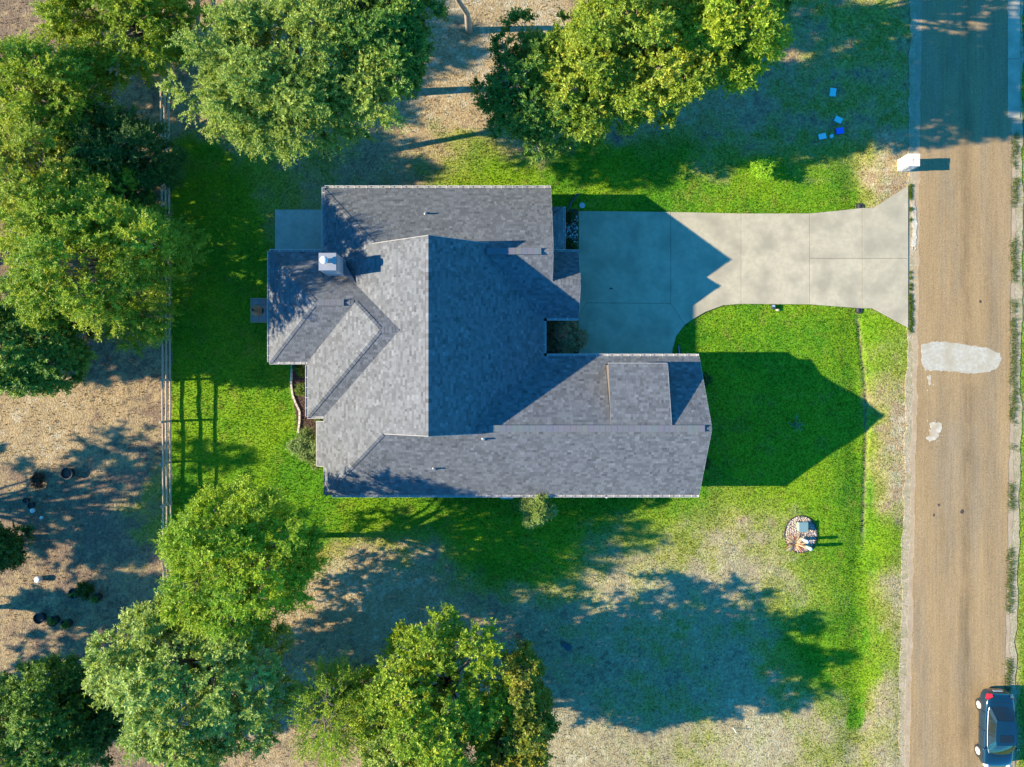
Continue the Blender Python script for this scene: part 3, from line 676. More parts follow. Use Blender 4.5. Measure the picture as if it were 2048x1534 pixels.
# chimney
ch = MB(); ch.box(-9.70, -8.90, 5.74, 6.54, 2.6, 5.88); chim = ch.build('chimney', M['siding'], house)
mb = MB(); mb.box(-9.74, -8.86, 5.70, 6.58, 5.86, 6.03); mb.build('chimney_cap', M['metal'], chim)
mb = MB(); mb.lathe(-9.40, 6.18, [(.12, 6.02), (.12, 6.24), (.20, 6.25), (.20, 6.34), (.19, 6.36), (.05, 6.40)], 24); mb.build('flue', M['white'], chim, True)
mb = MB()
for z in (3.3, 4.1, 4.9, 5.6):
    mb.box(-9.715, -8.885, 5.725, 6.555, z, z + .02)
for a, b_ in ((-9.7, 5.74), (-8.9, 5.74), (-8.9, 6.54), (-9.7, 6.54)): mb.box(a - .03, a + .03, b_ - .03, b_ + .03, 2.7, 5.86)
mb.build('corner_board', M['siding'], chim)
mb = MB(); mb.add([(-8.9, 6.5, 4.35), (-8.9, 5.75, 4.35), (-8.25, 5.3, 4.12), (-8.9, 5.75, 3.9), (-8.9, 6.5, 3.7)], [(0, 1, 2), (1, 3, 2)]); mb.c = [(.15, .16, .17)] * len(mb.f); mb.build('flashing', M['shingle'], chim)
# roof vents: px, py of the pipe at roof height
for px, py, pz, pp in ((850, 425, 3.9, N1), (967, 877, 4.75, S3), (869, 936, 3.6, S3)):
    q = P(px, py, pz); z0 = at(pp, q.x, q.y); mb = MB()
    mb.lathe(q.x, q.y, [(.05, z0 - .1), (.05, z0 + .3), (.035, z0 + .3)], 12); v_ = mb.build('vent_pipe', M['metal'], house)
    mb = MB(); mb.lathe(q.x, q.y, [(.10, z0 - .1), (.095, z0 + .04), (.05, z0 + .08)], 14); mb.build('collar', M['metal'], v_)
# downspout sticking out by the long south gutter
mb = MB(); mb.box(5.18, 5.25, -6.32, -6.13, 2.55, 2.66); mb.box(5.17, 5.26, -6.30, -6.2, 0.1, 2.6); mb.build('downspout', M['gutter'], house)
mb = MB(); mb.box(-11.4, -11.28, 1.0, 1.14, .1, 2.6, (.06, .06, .07)); mb.build('downspout', M['plain'], house)
# patio behind the house
t = MB(); t.box(X(551), X(660), Y(515), Y(420), -.05, .09); o = struct(t.build('patio', M['patio']))

# ------------------------------------------------------------------ trees
def norm(a): return a / (np.linalg.norm(a, axis=-1, keepdims=True) + 1e-9)
def foliage(C0, R, nspray, tw, lv, L_, leaf, cols, seed, zlow=-.35, nb=34, droop=.25, bumpy=.34, spread=.65, up=.25, core=.55, lobe=(.24, .42), radial=.0, gap=.0):
    g = np.random.default_rng(seed); R = np.array(R); C0 = np.array(C0)
    k = np.arange(nb) + .5; zz = 1 - (1 - zlow) * k / nb; ph = k * 2.399963 + seed
    bd = np.stack([np.sqrt(1 - zz * zz) * np.cos(ph), np.sqrt(1 - zz * zz) * np.sin(ph), zz], -1); bd = norm(bd + g.normal(0, .22, (nb, 3)))
    rho = g.uniform(core, .88, nb); sz = g.uniform(lobe[0], lobe[1], nb); rho = np.where(g.random(nb) < .15, rho * 1.12, rho)
    sz = np.minimum(sz, 1.08 - rho * .8)
    if gap: sz = np.where(g.random(nb) < gap, sz * .4, sz)
    ctr = C0 + bd * R * rho[:, None]; rm = R.copy(); rm[2] = min(rm[2], rm[0] * 1.1)
    # a few inner lobes close the middle of the crown
    ni = max(3, nb // 6); ib = norm(g.normal(0, 1, (ni, 3)) * np.array([1, 1, .4])); ctr = np.concatenate([ctr, C0 + ib * R * .35]); sz = np.concatenate([sz, np.full(ni, .34)]); bd2 = np.concatenate([bd, ib])
    w_ = sz ** 2; w_ /= w_.sum(); li = g.choice(len(sz), nspray, p=w_)
    v = norm(g.normal(0, 1, (nspray, 3)) + bd2[li] * .7 + np.array([0, 0, .45]))
    o = ctr[li] + v * rm * (sz[li] * g.uniform(.45, 1.0, nspray) ** .6)[:, None] + bd2[li] * rm * (sz[li] * radial * g.uniform(-1, 1, nspray))[:, None]
    u = norm((o - C0) / R); n_ = nspray
    ci = g.random(n_); bc = g.random(len(sz))[li]
    d = norm(v * np.array([1, 1, .6]) + bd2[li] * (.5 + radial) + g.normal(0, .3, (n_, 3)) + np.array([0, 0, up]))
    o2 = np.repeat(o, tw, 0); d2 = norm(np.repeat(d, tw, 0) + g.normal(0, spread, (n_ * tw, 3)) * np.array([1, 1, .6]))
    l2 = L_ * g.uniform(.4, 1.3, n_ * tw); ci2 = np.repeat(ci * .5 + bc * .5, tw)
    lv = int(lv * 1.75); N = n_ * tw * lv
    t = np.tile((np.arange(lv) + .5) / lv, n_ * tw) + g.normal(0, .04, N)
    d3 = np.repeat(d2, lv, 0); l3 = np.repeat(l2, lv)
    pos = np.repeat(o2, lv, 0) + d3 * (l3 * t)[:, None]; pos[:, 2] -= droop * l3 * t * t
    side = norm(np.cross(d3, np.array([0, 0, 1.])) + g.normal(0, .5, (N, 3))) * np.where(g.random(N) < .5, -1, 1)[:, None]
    ax = norm(d3 * .7 + side * .9); ax[:, 2] *= .7; ax = norm(ax)
    nr = norm(g.normal(0, .7, (N, 3)) + np.array([0, 0, .75]) + .75 * np.repeat(np.repeat(norm(v + u * .5), tw, 0), lv, 0))
    bx = norm(np.cross(nr, ax)); s = leaf[0] * g.uniform(.6, 1.35, N); wd = leaf[1] * g.uniform(.7, 1.3, N)
    s = s * .82; wd = wd * .8; tip = pos + ax * s[:, None]
    V = np.stack([pos + bx * (wd / 2)[:, None], tip, pos - bx * (wd / 2)[:, None] + ax * (s * .25)[:, None]], 1)
    c0, c1 = np.array(cols[0]), np.array(cols[1]); q = np.clip(np.repeat(ci2, lv) + g.normal(0, .18, N), 0, 1)[:, None]
    c = c0 * (1 - q) + c1 * q
    if len(cols) > 2:
        m_ = (np.repeat(ci2, lv) + g.normal(0, .1, N) > .72)[:, None]; c = np.where(m_, c * .4 + np.array(cols[2]) * .6, c)
    c = c * g.uniform(.75, 1.25, N)[:, None]
    return V.reshape(-1, 3), np.arange(N * 3).reshape(-1, 3), np.repeat(c, 3, 0), bd * rho[:, None], o + d * L_ * .3
def tree(name, label, px, py, zc, rx, ry, zb, zt, cols, seed, n=800, tw=6, lv=11, L_=.7, leaf=(.15, .085), bark='bark', tr=.16, base=None, group='trees around the house', limbs=True, cat='tree', **kw):
    cols = [tuple(v * LB for v in q) for q in cols]
    c = P(px, py, zc); k = (1 - zc / H) / PPM; R = (rx * k, ry * k, (zt - zb) / 2)
    b0 = P(*base) if base else Vector((c.x, c.y, 0))
    b0.z = 0
    t = thing(name, label, cat, b0, group)
    V, F_, cc, bd, tips = foliage((c.x, c.y, (zb + zt) / 2), R, n, tw, lv, L_, leaf, cols, seed, **kw)
    np_mesh('crown', V, F_, 3, M['leaf'], cc, t)
    g = random.Random(seed); mb = MB(); mid = Vector((c.x, c.y, (zb + zt) / 2 - R[2] * .35))
    fork = b0.lerp(mid, .55)
    mb.tube([b0 - Vector((0, 0, .1)), b0 + Vector((g.uniform(-.1, .1), g.uniform(-.1, .1), fork.z * .5)) , fork, mid], [tr * 1.5, tr * 1.05, tr * .85, tr * .55], 9)
    mb.build('trunk', M[bark], t, True)
    if limbs:
        mb = MB(); cen = Vector((c.x, c.y, (zb + zt) / 2)); ends = []
        for d in bd:
            e = cen + Vector((d[0] * R[0], d[1] * R[1], d[2] * R[2])) * .95; s = fork.lerp(mid, g.random())
            m1 = s.lerp(e, .5) + Vector((g.uniform(-.2, .2), g.uniform(-.2, .2), g.uniform(0, .5)))
            mb.tube([s, m1, e], [tr * .5, tr * .33, tr * .1], 6); ends += [m1, m1.lerp(e, .5), e]
        sel = tips[::max(1, len(tips) // 130)]
        E = np.array([tuple(e) for e in ends])
        for q in sel:
            j = int(np.argmin(((E - q) ** 2).sum(1))); a = Vector(E[j]); qv = Vector(q)
            mb.tube([a, a.lerp(qv, .5) + Vector((g.uniform(-.12, .12), g.uniform(-.12, .12), .08)), qv], [tr * .16, tr * .1, tr * .04], 4, caps=False)
        mb.build('limbs', M[bark], t, True)
    return t
LB = 2.1
# colour pairs (dark, light, accent)
G_YEL = [(.085, .135, .012), (.19, .235, .02), (.25, .25, .03)]
G_BRI = [(.085, .145, .010), (.185, .24, .014), (.225, .25, .022)]
G_MID = [(.045, .10, .014), (.10, .17, .02), (.15, .20, .03)]
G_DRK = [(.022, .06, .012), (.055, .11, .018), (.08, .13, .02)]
G_GRY = [(.10, .15, .024), (.19, .24, .04), (.23, .27, .055)]
G_SIL = [(.10, .155, .026), (.20, .26, .055), (.27, .31, .10)]
FEA = dict(L_=.6, tw=7, lv=11, spread=.42, leaf=(.14, .07), droop=.12, nb=46, radial=.35, lobe=(.17, .30), up=.45)
OAK = dict(L_=.45, tw=7, lv=9, spread=.9, leaf=(.17, .115), nb=44, droop=.1, lobe=(.17, .33))
tree('cedar_elm_tree', 'dark feathery tree cut by the top edge, over the upper end of the fence', 238, -2, 5.5, 152, 140, .8, 7.8, G_BRI, 11, 1500, zlow=-.6, **FEA)
tree('leafy_tree', 'green tree at the upper left corner with yellow-green tips, left of the bare soil', 60, 170, 6.5, 118, 112, 2, 8.3, G_BRI, 12, 800, **FEA)
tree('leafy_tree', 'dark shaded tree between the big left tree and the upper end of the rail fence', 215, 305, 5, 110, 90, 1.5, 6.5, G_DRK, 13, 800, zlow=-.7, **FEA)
tree('broad_tree', 'largest yellow-green tree on the left, its crown reaching over the rail fence', 152, 495, 7.3, 178, 172, .6, 9.9, G_BRI, 14, 2200, zlow=-.8, **FEA)
tree('leafy_tree', 'dark green small tree at the left edge just below the biggest left tree', 38, 690, 5, 115, 100, 1.0, 7.6, G_MID, 15, 760, **OAK)
tree('leafy_tree', 'bright green tree at the left edge above the biggest left tree', 40, 350, 7, 130, 130, 1, 9.5, G_YEL, 16, 800, zlow=-.8, **FEA)
tree('spreading_oak_tree', 'large grey-green spreading tree above the covered patio corner of the roof', 590, 140, 8, 235, 158, 5, 10.6, G_GRY, 17, 1700, L_=.65, tw=6, lv=12, spread=.5, leaf=(.15, .08), nb=70, lobe=(.14, .25), radial=.4, up=.4, base=(655, 305))
tree('leafy_tree', 'dark green tree right of the grey-green tree with its bare trunk showing', 765, 80, 8, 100, 130, 6.2, 10.4, G_MID, 18, 640, base=(818, 185), tr=.17, **OAK)
tree('open_oak_tree', 'thin-leaved oak with pale twigs showing, left of the bright upper right trees', 1065, 175, 6, 115, 130, 2.0, 8, G_MID, 19, 430, bark='bark_pale', core=.35, **OAK)
tree('leafy_tree', 'yellow-green oak in the middle of the upper row, drooping toward the lawn', 1180, 140, 6.5, 130, 120, 2, 8.5, G_YEL, 20, 760, **OAK)
tree('broad_oak_tree', 'big bright yellow-green oak at the top right of the tree row', 1290, 76, 8, 190, 134, 3, 10.6, G_YEL, 21, 1300, **OAK)
tree('leafy_tree', 'green oak at the right end of the upper tree row, nearest the road', 1455, 32, 8.5, 120, 134, 3, 12, G_BRI, 22, 820, **OAK)
tree('cypress_tree', 'bright green round feathery tree at the lower end of the rail fence', 466, 1138, 7, 160, 140, 1.5, 9.5, [(.085, .155, .008), (.19, .265, .012), (.23, .27, .02)], 23, 1350, **FEA)
tree('silver_leaf_tree', 'large silvery grey-green tree at the bottom, left of the bright spiky tree', 365, 1375, 6.5, 190, 185, 1.5, 9, G_SIL, 24, 1350, **OAK)
tree('leafy_tree', 'dark tree in the bottom left corner under the silvery tree', 60, 1460, 5, 130, 120, 1.2, 7, G_MID, 25, 650, **OAK)
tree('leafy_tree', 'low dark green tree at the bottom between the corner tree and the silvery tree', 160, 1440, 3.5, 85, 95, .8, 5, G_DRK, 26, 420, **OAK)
tree('spiky_young_tree', 'small bright green spiky tree at the bottom, right of the silvery tree', 662, 1430, 6, 74, 88, 1.5, 8.2, G_BRI, 27, 330, L_=1.0, tw=5, lv=16, spread=.3, leaf=(.11, .05), core=.3, up=.1)
tree('broad_oak_tree', 'large bright oak at the bottom centre with ragged upright branches', 880, 1420, 6.5, 178, 165, 1.8, 9, G_BRI, 28, 1000, core=.5, gap=.35, **OAK)
tree('leafy_tree', 'grey-green oak at the bottom edge under the large bottom centre oak', 820, 1515, 7, 110, 80, 2.5, 8.5, G_GRY, 29, 380, **OAK)
AUT = [(.07, .095, .010), (.135, .15, .014), (.18, .15, .02)]
tree('autumn_oak_tree', 'olive-yellow small tree on the right flank of the bottom centre oak', 1043, 1365, 6.5, 34, 44, 1.5, 8.5, AUT, 30, 170, **OAK)
tree('autumn_oak_tree', 'olive-brown tree at the bottom right of the bottom centre oak', 1056, 1455, 6.5, 46, 58, 1.2, 9, AUT, 31, 260, **OAK)
tree('autumn_oak_tree', 'yellowest tree at the bottom edge right of the large bottom oak', 1025, 1530, 6.5, 64, 44, 1.2, 9, [(.10, .11, .012), (.19, .175, .018), (.25, .19, .02)], 32, 230, **OAK)
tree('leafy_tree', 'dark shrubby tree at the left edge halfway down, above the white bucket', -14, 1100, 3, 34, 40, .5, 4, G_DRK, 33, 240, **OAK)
tree('tall_pale_trunk_tree', 'tree with slim pale trunk leaning over the bare ground at the top edge', 885, -110, 9, 95, 70, 5, 11.5, G_MID, 34, 420, bark='bark_pale', tr=.15, base=(938, 62), **OAK)
# trees just outside the frame whose shade falls into the picture
for i, (px, py, zc, r, zt) in enumerate(((-760, 705, 8, 85, 11), (-720, 1090, 8.5, 185, 12.5), (-520, 1330, 8, 70, 10), (-740, 1560, 9, 170, 12), (-230, 690, 6, 70, 8.5), (-420, 560, 6, 175, 9.5), (-420, 290, 6, 165, 9.5), (-390, 60, 6, 120, 9), (1500, -140, 8.5, 140, 12))):
    tree('leafy_tree', ['far tree well beyond the left edge level with the pale soil', 'largest far tree beyond the left edge, shading the black pots', 'slim far tree beyond the left edge shading the row of pots', 'far tree beyond the bottom left corner', 'near tree just beyond the left edge below the biggest left tree', 'dense tree beyond the left edge behind the biggest left tree', 'dense tree beyond the left edge behind the bright tree', 'dense tree beyond the upper left corner', 'tall tree beyond the top edge above the bright upper right trees'][i], px, py, zc, r, r, 2.5, zt, G_MID, 50 + i, 380, **dict(OAK, leaf=(.22, .14)))

# ------------------------------------------------------------------ shrubs
def shrub(name, label, px, py, r, h, cols, seed, n=120, group='shrubs by the house walls', zlow=-.1, **kw):
    c = P(px, py, h / 2); t = thing(name, label, 'shrub', (c.x, c.y, 0), group); R = r / PPM
    a = dict(tw=5, lv=8, L_=.22, leaf=(.09, .055), nb=10, core=.4); a.update(kw)
    V, F_, cc, bd, tips = foliage((c.x, c.y, h * .5), (R, R, h * .5), n, a.pop('tw'), a.pop('lv'), a.pop('L_'), a.pop('leaf'), cols, seed, zlow=zlow, **a)
    np_mesh('foliage', V, F_, 3, M['leaf'], cc, t)
    mb = MB(); g = random.Random(seed)
    for d in bd[:8]: mb.tube([(c.x, c.y, 0), (c.x + d[0] * R * .4, c.y + d[1] * R * .4, h * .35), (c.x + d[0] * R * .75, c.y + d[1] * R * .75, h * (.5 + .35 * d[2]))], [.025, .018, .006], 5)
    mb.build('stem', M['bark'], t); return t
shrub('crape_myrtle', 'dark bronze leafy shrub filling the courtyard notch beside the driveway', 1132, 676, 38, 2.0, [(.24, .20, .09), (.55, .44, .22), (.7, .2, .14)], 61, 480)
shrub('small_tree', 'pale green small tree against the long lower gutter', 1074, 1012, 33, 3.4, [(.22, .32, .06), (.42, .52, .14), (.5, .58, .22)], 62, 620, L_=.3)
shrub('pale_shrub', 'grey-green loose shrub at the foot of the left flower bed', 614, 890, 27, 1.2, [(.18, .27, .07), (.34, .45, .15)], 63, 330, L_=.3)
shrub('pale_shrub', 'small sprig of grey-green shrub below the left flower bed at the wall', 632, 922, 12, .7, [(.18, .27, .07), (.34, .45, .15)], 64, 70, L_=.25)
shrub('low_plant', 'topmost yellow-green plant in the left flower bed by the gutter', 606, 741, 10, .6, [(.13, .2, .02), (.26, .34, .03)], 65, 90)
shrub('low_plant', 'middle yellow-green plant in the left flower bed', 605, 778, 10, .5, [(.10, .18, .02), (.22, .30, .04)], 66, 80)
shrub('low_plant', 'lowest small green plant in the left flower bed at the roof corner', 640, 838, 6, .4, [(.10, .18, .02), (.22, .30, .04)], 67, 40)
shrub('low_plant', 'dark green plant beside the rail of the left flower bed', 594, 733, 6, .4, G_MID, 72, 40)
shrub('young_sapling', 'vivid green young sapling alone on the upper lawn', 1526, 341, 16, 1.2, [(.26, .50, .02), (.42, .65, .04)], 68, 130, group='saplings on the lawn', L_=.3, core=.2)
shrub('young_sapling', 'small sapling in the pointed gable shadow on the lawn', 1590, 846, 10, .5, [(.14, .26, .10), (.24, .36, .18)], 69, 16, group='saplings on the lawn', L_=.3, core=.2, tw=3, lv=6)
for x, y, s, l in ((1411, 760, 70, 'small dark green shrub at the garage end wall near the dormer shadow'), (1412, 925, 71, 'small dark shrub at the lower part of the garage end wall')):
    shrub('wall_shrub', l, x, y, 8, .7, G_MID, s, 45)

# ------------------------------------------------------------------ rail fence
fence = thing('rail_fence', 'weathered brown three-rail wooden fence running down the left lawn edge', 'fence', (P(344, 600).x, P(344, 600).y, 0))
fx0 = X(343); step = 81.8 / PPM; post_y = [Y(678.5) + step * k for k in range(-12, 13)]
post0 = None
def rod(x0, y0, z0, x1, y1, z1, r, n=8):
    mb = MB(); mid = Vector(((x0 + x1) / 2 + random.uniform(-.01, .01), (y0 + y1) / 2, (z0 + z1) / 2 + random.uniform(-.02, .01)))
    mb.tube([(x0, y0, z0), mid, (x1, y1, z1)], r, n); return mb
def fx(y): return fx0 + (Y(678.5) - y) * .0055
for i, y in enumerate(post_y):
    jx = random.uniform(-.02, .02); mb = MB(); mb.tube([(fx(y) + jx - .07, y, -.2), (fx(y) - .07 + random.uniform(-.03, .03), y, 1.27)], [.075, .068], 9); mb.build('post', M['wood'], fence)
    if i < len(post_y) - 1:
        y2 = post_y[i + 1]
        for z in (.27, .73, 1.17):
            rod(fx(y) + .03 + random.uniform(-.01, .01), y - .12, z + random.uniform(-.02, .02), fx(y2) + .03 + random.uniform(-.01, .01), y2 + .02, z + random.uniform(-.02, .02), .055).build('rail', M['wood'], fence)

# ------------------------------------------------------------------ small yard things
# mailbox pillar
t = thing('mailbox_pillar', 'white limestone mailbox pillar on the grass at the road edge above the driveway', 'pillar', (X(1806), Y(331), 0))
x0, x1, y0, y1 = X(1795), X(1818), Y(343), Y(320)
mb = MB(); mb.box(x0 + .04, x1 - .04, y0 + .04, y1 - .04, 0, 1.05, (.5, .47, .42)); mb.build('core', M['stone'], t)
z = 0
for cidx in range(7):
    h = .15
    for side in range(4):
        sp = [0, random.uniform(.35, .65), 1] if cidx % 2 else [0, random.uniform(.2, .35), random.uniform(.6, .8), 1]
        for k in range(len(sp) - 1):
            mb = MB(); c = random.uniform(.85, 1.12); c = (c, c * random.uniform(.95, 1), c * random.uniform(.86, .98)); p = random.uniform(0, .02)
            if side == 0: mb.box(x0 - p, x0 + .1, y0 + (y1 - y0) * sp[k] + .006, y0 + (y1 - y0) * sp[k + 1] - .006, z + .005, z + h - .005, c)
            if side == 1: mb.box(x1 - .1, x1 + p, y0 + (y1 - y0) * sp[k] + .006, y0 + (y1 - y0) * sp[k + 1] - .006, z + .005, z + h - .005, c)
            if side == 2: mb.box(x0 + .11 + (x1 - x0 - .22) * sp[k] , x0 + .11 + (x1 - x0 - .22) * sp[k + 1] - .01, y0 - p, y0 + .1, z + .005, z + h - .005, c)
            if side == 3: mb.box(x0 + .11 + (x1 - x0 - .22) * sp[k], x0 + .11 + (x1 - x0 - .22) * sp[k + 1] - .01, y1 - .1, y1 + p, z + .005, z + h - .005, c)
            mb.build('stone', M['stone'], t)
    z += h
for (a, b_, c_, d_) in ((0, .5, 0, .45), (.5, 1, 0, .55), (0, .42, .45, 1), (.42, 1, .55, 1)):
    mb = MB(); c = random.uniform(.92, 1.1); W = x1 - x0 + .04; Hh = y1 - y0 + .04
    mb.box(x0 - .02 + a * W + .006, x0 - .02 + b_ * W - .006, y0 - .02 + c_ * Hh + .006, y0 - .02 + d_ * Hh - .006, 1.051, 1.10 + random.uniform(0, .02), (c, c * .98, c * .94)); mb.build('cap_stone', M['stone'], t)

# rocks and mulch beds
def pebbles(name, ptsf, n, r, colf, parent=None, z=.02):
    c = np.array([ptsf() for _ in range(n)]); s = rng.uniform(.5, 1.3, n) * r
    oc = np.array([(1, 0, 0), (0, 1, 0), (-1, 0, 0), (0, -1, 0), (0, 0, .7), (0, 0, -.4)])
    a = rng.uniform(0, 6.28, n); V = np.empty((n, 6, 3))
    jit = rng.uniform(.7, 1.2, (n, 6, 1)); L_ = oc[None] * s[:, None, None] * jit
    V[..., 0] = c[:, 0, None] + L_[..., 0] * np.cos(a)[:, None] - L_[..., 1] * np.sin(a)[:, None]
    V[..., 1] = c[:, 1, None] + L_[..., 0] * np.sin(a)[:, None] + L_[..., 1] * np.cos(a)[:, None]
    V[..., 2] = z + L_[..., 2] + rng.uniform(0, .02, n)[:, None]
    f = np.array([(0, 1, 4), (1, 2, 4), (2, 3, 4), (3, 0, 4), (1, 0, 5), (2, 1, 5), (3, 2, 5), (0, 3, 5)])
    F_ = (f[None] + (np.arange(n) * 6)[:, None, None]).reshape(-1, 3)
    col = np.array([colf() for _ in range(n)]); return stuff(np_mesh(name, V.reshape(-1, 3), F_, 3, M['plain_rough'], np.repeat(col, 6, 0), parent))
def inell(cx, cy, rx, ry):
    def f():
        while True:
            a, b_ = random.uniform(-1, 1), random.uniform(-1, 1)
            if a * a + b_ * b_ < 1: return (X(cx + a * rx), Y(cy + b_ * ry))
    return f
def gravelcol():
    v = random.choice((.18, .35, .5, .6, .68)); return (v, v * random.uniform(.72, .95), v * random.uniform(.55, .85))
mb = MB(); mb.lathe(X(1601), Y(1068), [(.97, -.02), (.97, .02)], 40, (.5, .38, .24), sx=.98, sy=1.1); bed = struct(mb.build('gravel_bed', M['plain_rough']))
pebbles('gravel', inell(1601, 1068, 31, 36), 1500, .045, gravelcol, z=.035)
# black edging ring
mb = MB(); ring = [(X(1601) + .98 * math.cos(a) * .98, Y(1068) + 1.1 * math.sin(a) * .98, .05) for a in np.linspace(0, 2 * math.pi, 41)]
mb.tube(ring, .03, 6, caps=False); tag(mb.build('edging_ring', M['plastic_black'], origin=None), 'black plastic edging ring round the gravel oval in the lower lawn', 'edging')
# utility box
a, b_ = X(1593), X(1610); c, d = Y(1060), Y(1043)
t = thing('utility_box', 'grey-green sloped utility box at the top of the gravel oval', 'utility box', ((a + b_) / 2, (c + d) / 2, 0))
mb = MB(); col = (.25, .36, .31)
mb.prism([(a, c), (b_, c), (b_, d), (a, d)], .02, lambda x, y: .42 if x < (a + b_) / 2 else .30, col); mb.build('cabinet', M['plain'], t)
mb = MB(); mb.prism([(a - .03, c - .03), (b_ + .03, c - .03), (b_ + .03, d + .03), (a - .03, d + .03)], lambda x, y: .43 - (x - a) * .16, lambda x, y: .47 - (x - a) * .16, (.28, .40, .34)); mb.build('lid', M['plain'], t)
for (bx_, by_, col, lab, r) in ((1602, 1077, (.78, .78, .72), 'white round marker post at the middle right of the gravel oval', .09), (1609, 1091, (.5, .66, .55), 'pale green round marker post at the lower right of the gravel oval', .10)):
    q = P(bx_, by_); t = thing('marker_post', lab, 'post', q, 'marker posts in the gravel oval')
    mb = MB(); mb.lathe(q.x, q.y, [(r, 0), (r, .78), (r * 1.05, .79), (r * 1.05, .9), (r * .8, .955), (r * .3, .975)], 18, col); mb.build('tube', M['plain'], t, True)
    mb = MB(); mb.lathe(q.x, q.y, [(r * 1.1, .76), (r * 1.1, .785)], 18, tuple(v * .8 for v in col)); mb.build('collar', M['plain'], t)
# dry spiky plant
q = P(1589, 1087); t = thing('spiky_plant', 'straw-coloured spiky plant with a red-brown heart at the lower left of the gravel oval', 'plant', q)
mb = MB(); g = random.Random(5)
for i in range(110):
    a = g.uniform(0, 6.28); e = g.uniform(.1, 1.2); L_ = g.uniform(.42, .85); w_ = .03; dx, dy = math.cos(a), math.sin(a)
    col = g.choice(((.66, .52, .26), (.6, .4, .18), (.34, .09, .05), (.72, .62, .38), (.5, .22, .09)))
    p = []
    for s in (0, .5, 1): rr = L_ * s * math.cos(e * .9 if s < .6 else e * .7); zz = .03 + L_ * s * math.sin(e) - .12 * s * s; p.append((q.x + dx * rr, q.y + dy * rr, max(zz, .03)))
    n1_ = (-dy * w_, dx * w_)
    mb.add([(p[0][0] - n1_[0], p[0][1] - n1_[1], p[0][2]), (p[0][0] + n1_[0], p[0][1] + n1_[1], p[0][2]), (p[1][0] + n1_[0], p[1][1] + n1_[1], p[1][2]), (p[1][0] - n1_[0], p[1][1] - n1_[1], p[1][2]), p[2]], [(0, 1, 2, 3), (3, 2, 4)], col)
mb.build('leaves', M['plain'], t)

# flower bed on the left of the house with stone edging
mb = MB(); mb.prism([(X(a), Y(b_)) for a, b_ in [(588, 715), (584, 760), (586, 800), (597, 850), (604, 880), (660, 880), (660, 715)]][::-1], -.02, .03); struct(mb.build('flower_bed', M['soil']))
pebbles('mulch', lambda: (X(random.uniform(588, 640)), Y(random.uniform(724, 870))), 900, .035, lambda: tuple(v * random.uniform(.5, 1.6) for v in (.10, .06, .045)), z=.03)
pe = [(586, 722), (584, 745), (583, 768), (586, 790), (592, 806), (600, 822), (600, 840), (597, 866)]
edg = thing('stone_edging', 'curved row of pale edging stones round the left flower bed', 'edging', P(590, 800)); k = 0
for i in range(len(pe) - 1):
    a, b_ = Vector(pe[i]), Vector(pe[i + 1]); n_ = max(1, round((b_ - a).length / 9))
    for j in range(n_):
        p0 = a.lerp(b_, j / n_); p1 = a.lerp(b_, (j + 1) / n_); q = (p0 + p1) / 2; wpt = P(q.x, q.y); ang = math.atan2(-(p1.y - p0.y), p1.x - p0.x)
        mb = MB(); L_ = (p1 - p0).length / PPM / 2 - .012; c = random.uniform(.75, 1.0); mb.box(wpt.x - L_, wpt.x + L_, wpt.y - .055, wpt.y + .055, -.02, .11 + random.uniform(0, .02), (c, c * .93, c * .85), rot=ang)
        mb.build('edging_stone', M['stone'], edg)
# rose bed and courtyard bed
mb = MB(); mb.prism([(X(1085), Y(505)), (X(1155), Y(505)), (X(1155), Y(418)), (X(1085), Y(418))], -.02, .03); struct(mb.build('rose_bed', M['soil']))
pebbles('river_stones', lambda: (X(random.uniform(1126, 1155)), Y(random.uniform(432, 503))), 420, .05, lambda: random.choice(((.6, .6, .6), (.3, .3, .3), (.1, .1, .1), (.7, .68, .66))), z=.04)
for (x, y, s, l) in ((1136, 437, 81, 'upper rose bush with red blooms in the narrow stone bed'), (1140, 490, 82, 'lower dark rose bush in the narrow stone bed next to the driveway')):
    t = shrub('rose_bush', l, x, y, 11, .7, G_DRK, s, 60, group='rose bushes in the stone bed')
    if s == 81:
        for (rx_, ry_) in ((1149, 446), (1133, 446), (1134, 458), (1132, 425)):
            q = P(rx_, ry_, .65); mb = MB(); mb.lathe(q.x, q.y, [(.02, .6), (.06, .64), (.055, .68), (.02, .70)], 8, (.6, .06, .06)); mb.build('bloom', M['plain'], t)
mb = MB(); mb.prism([(X(1080), Y(722)), (X(1157), Y(722)), (X(1157), Y(634)), (X(1080), Y(634))], -.02, .035); struct(mb.build('courtyard_bed', M['soil']))
# round drain lid, dark pipe on the grass
mb = MB(); q = P(1164, 411); mb.lathe(q.x, q.y, [(.17, .0), (.17, .05), (.15, .06)], 20, (.5, .52, .52)); tag(mb.build('drain_cover', M['plain']), 'round pale drain lid in the grass at the upper left corner of the driveway', 'drain cover')
mb = MB(); q = P(1134, 424); q2 = P(1156, 388); mb.tube([(q.x, q.y, .12), ((q.x + q2.x) / 2 - .1, (q.y + q2.y) / 2, .1), (q2.x, q2.y, .09)], .075, 10); tag(mb.build('drain_hose', M['plastic_black']), 'black drain hose lying on grass from the small side roof', 'hose')
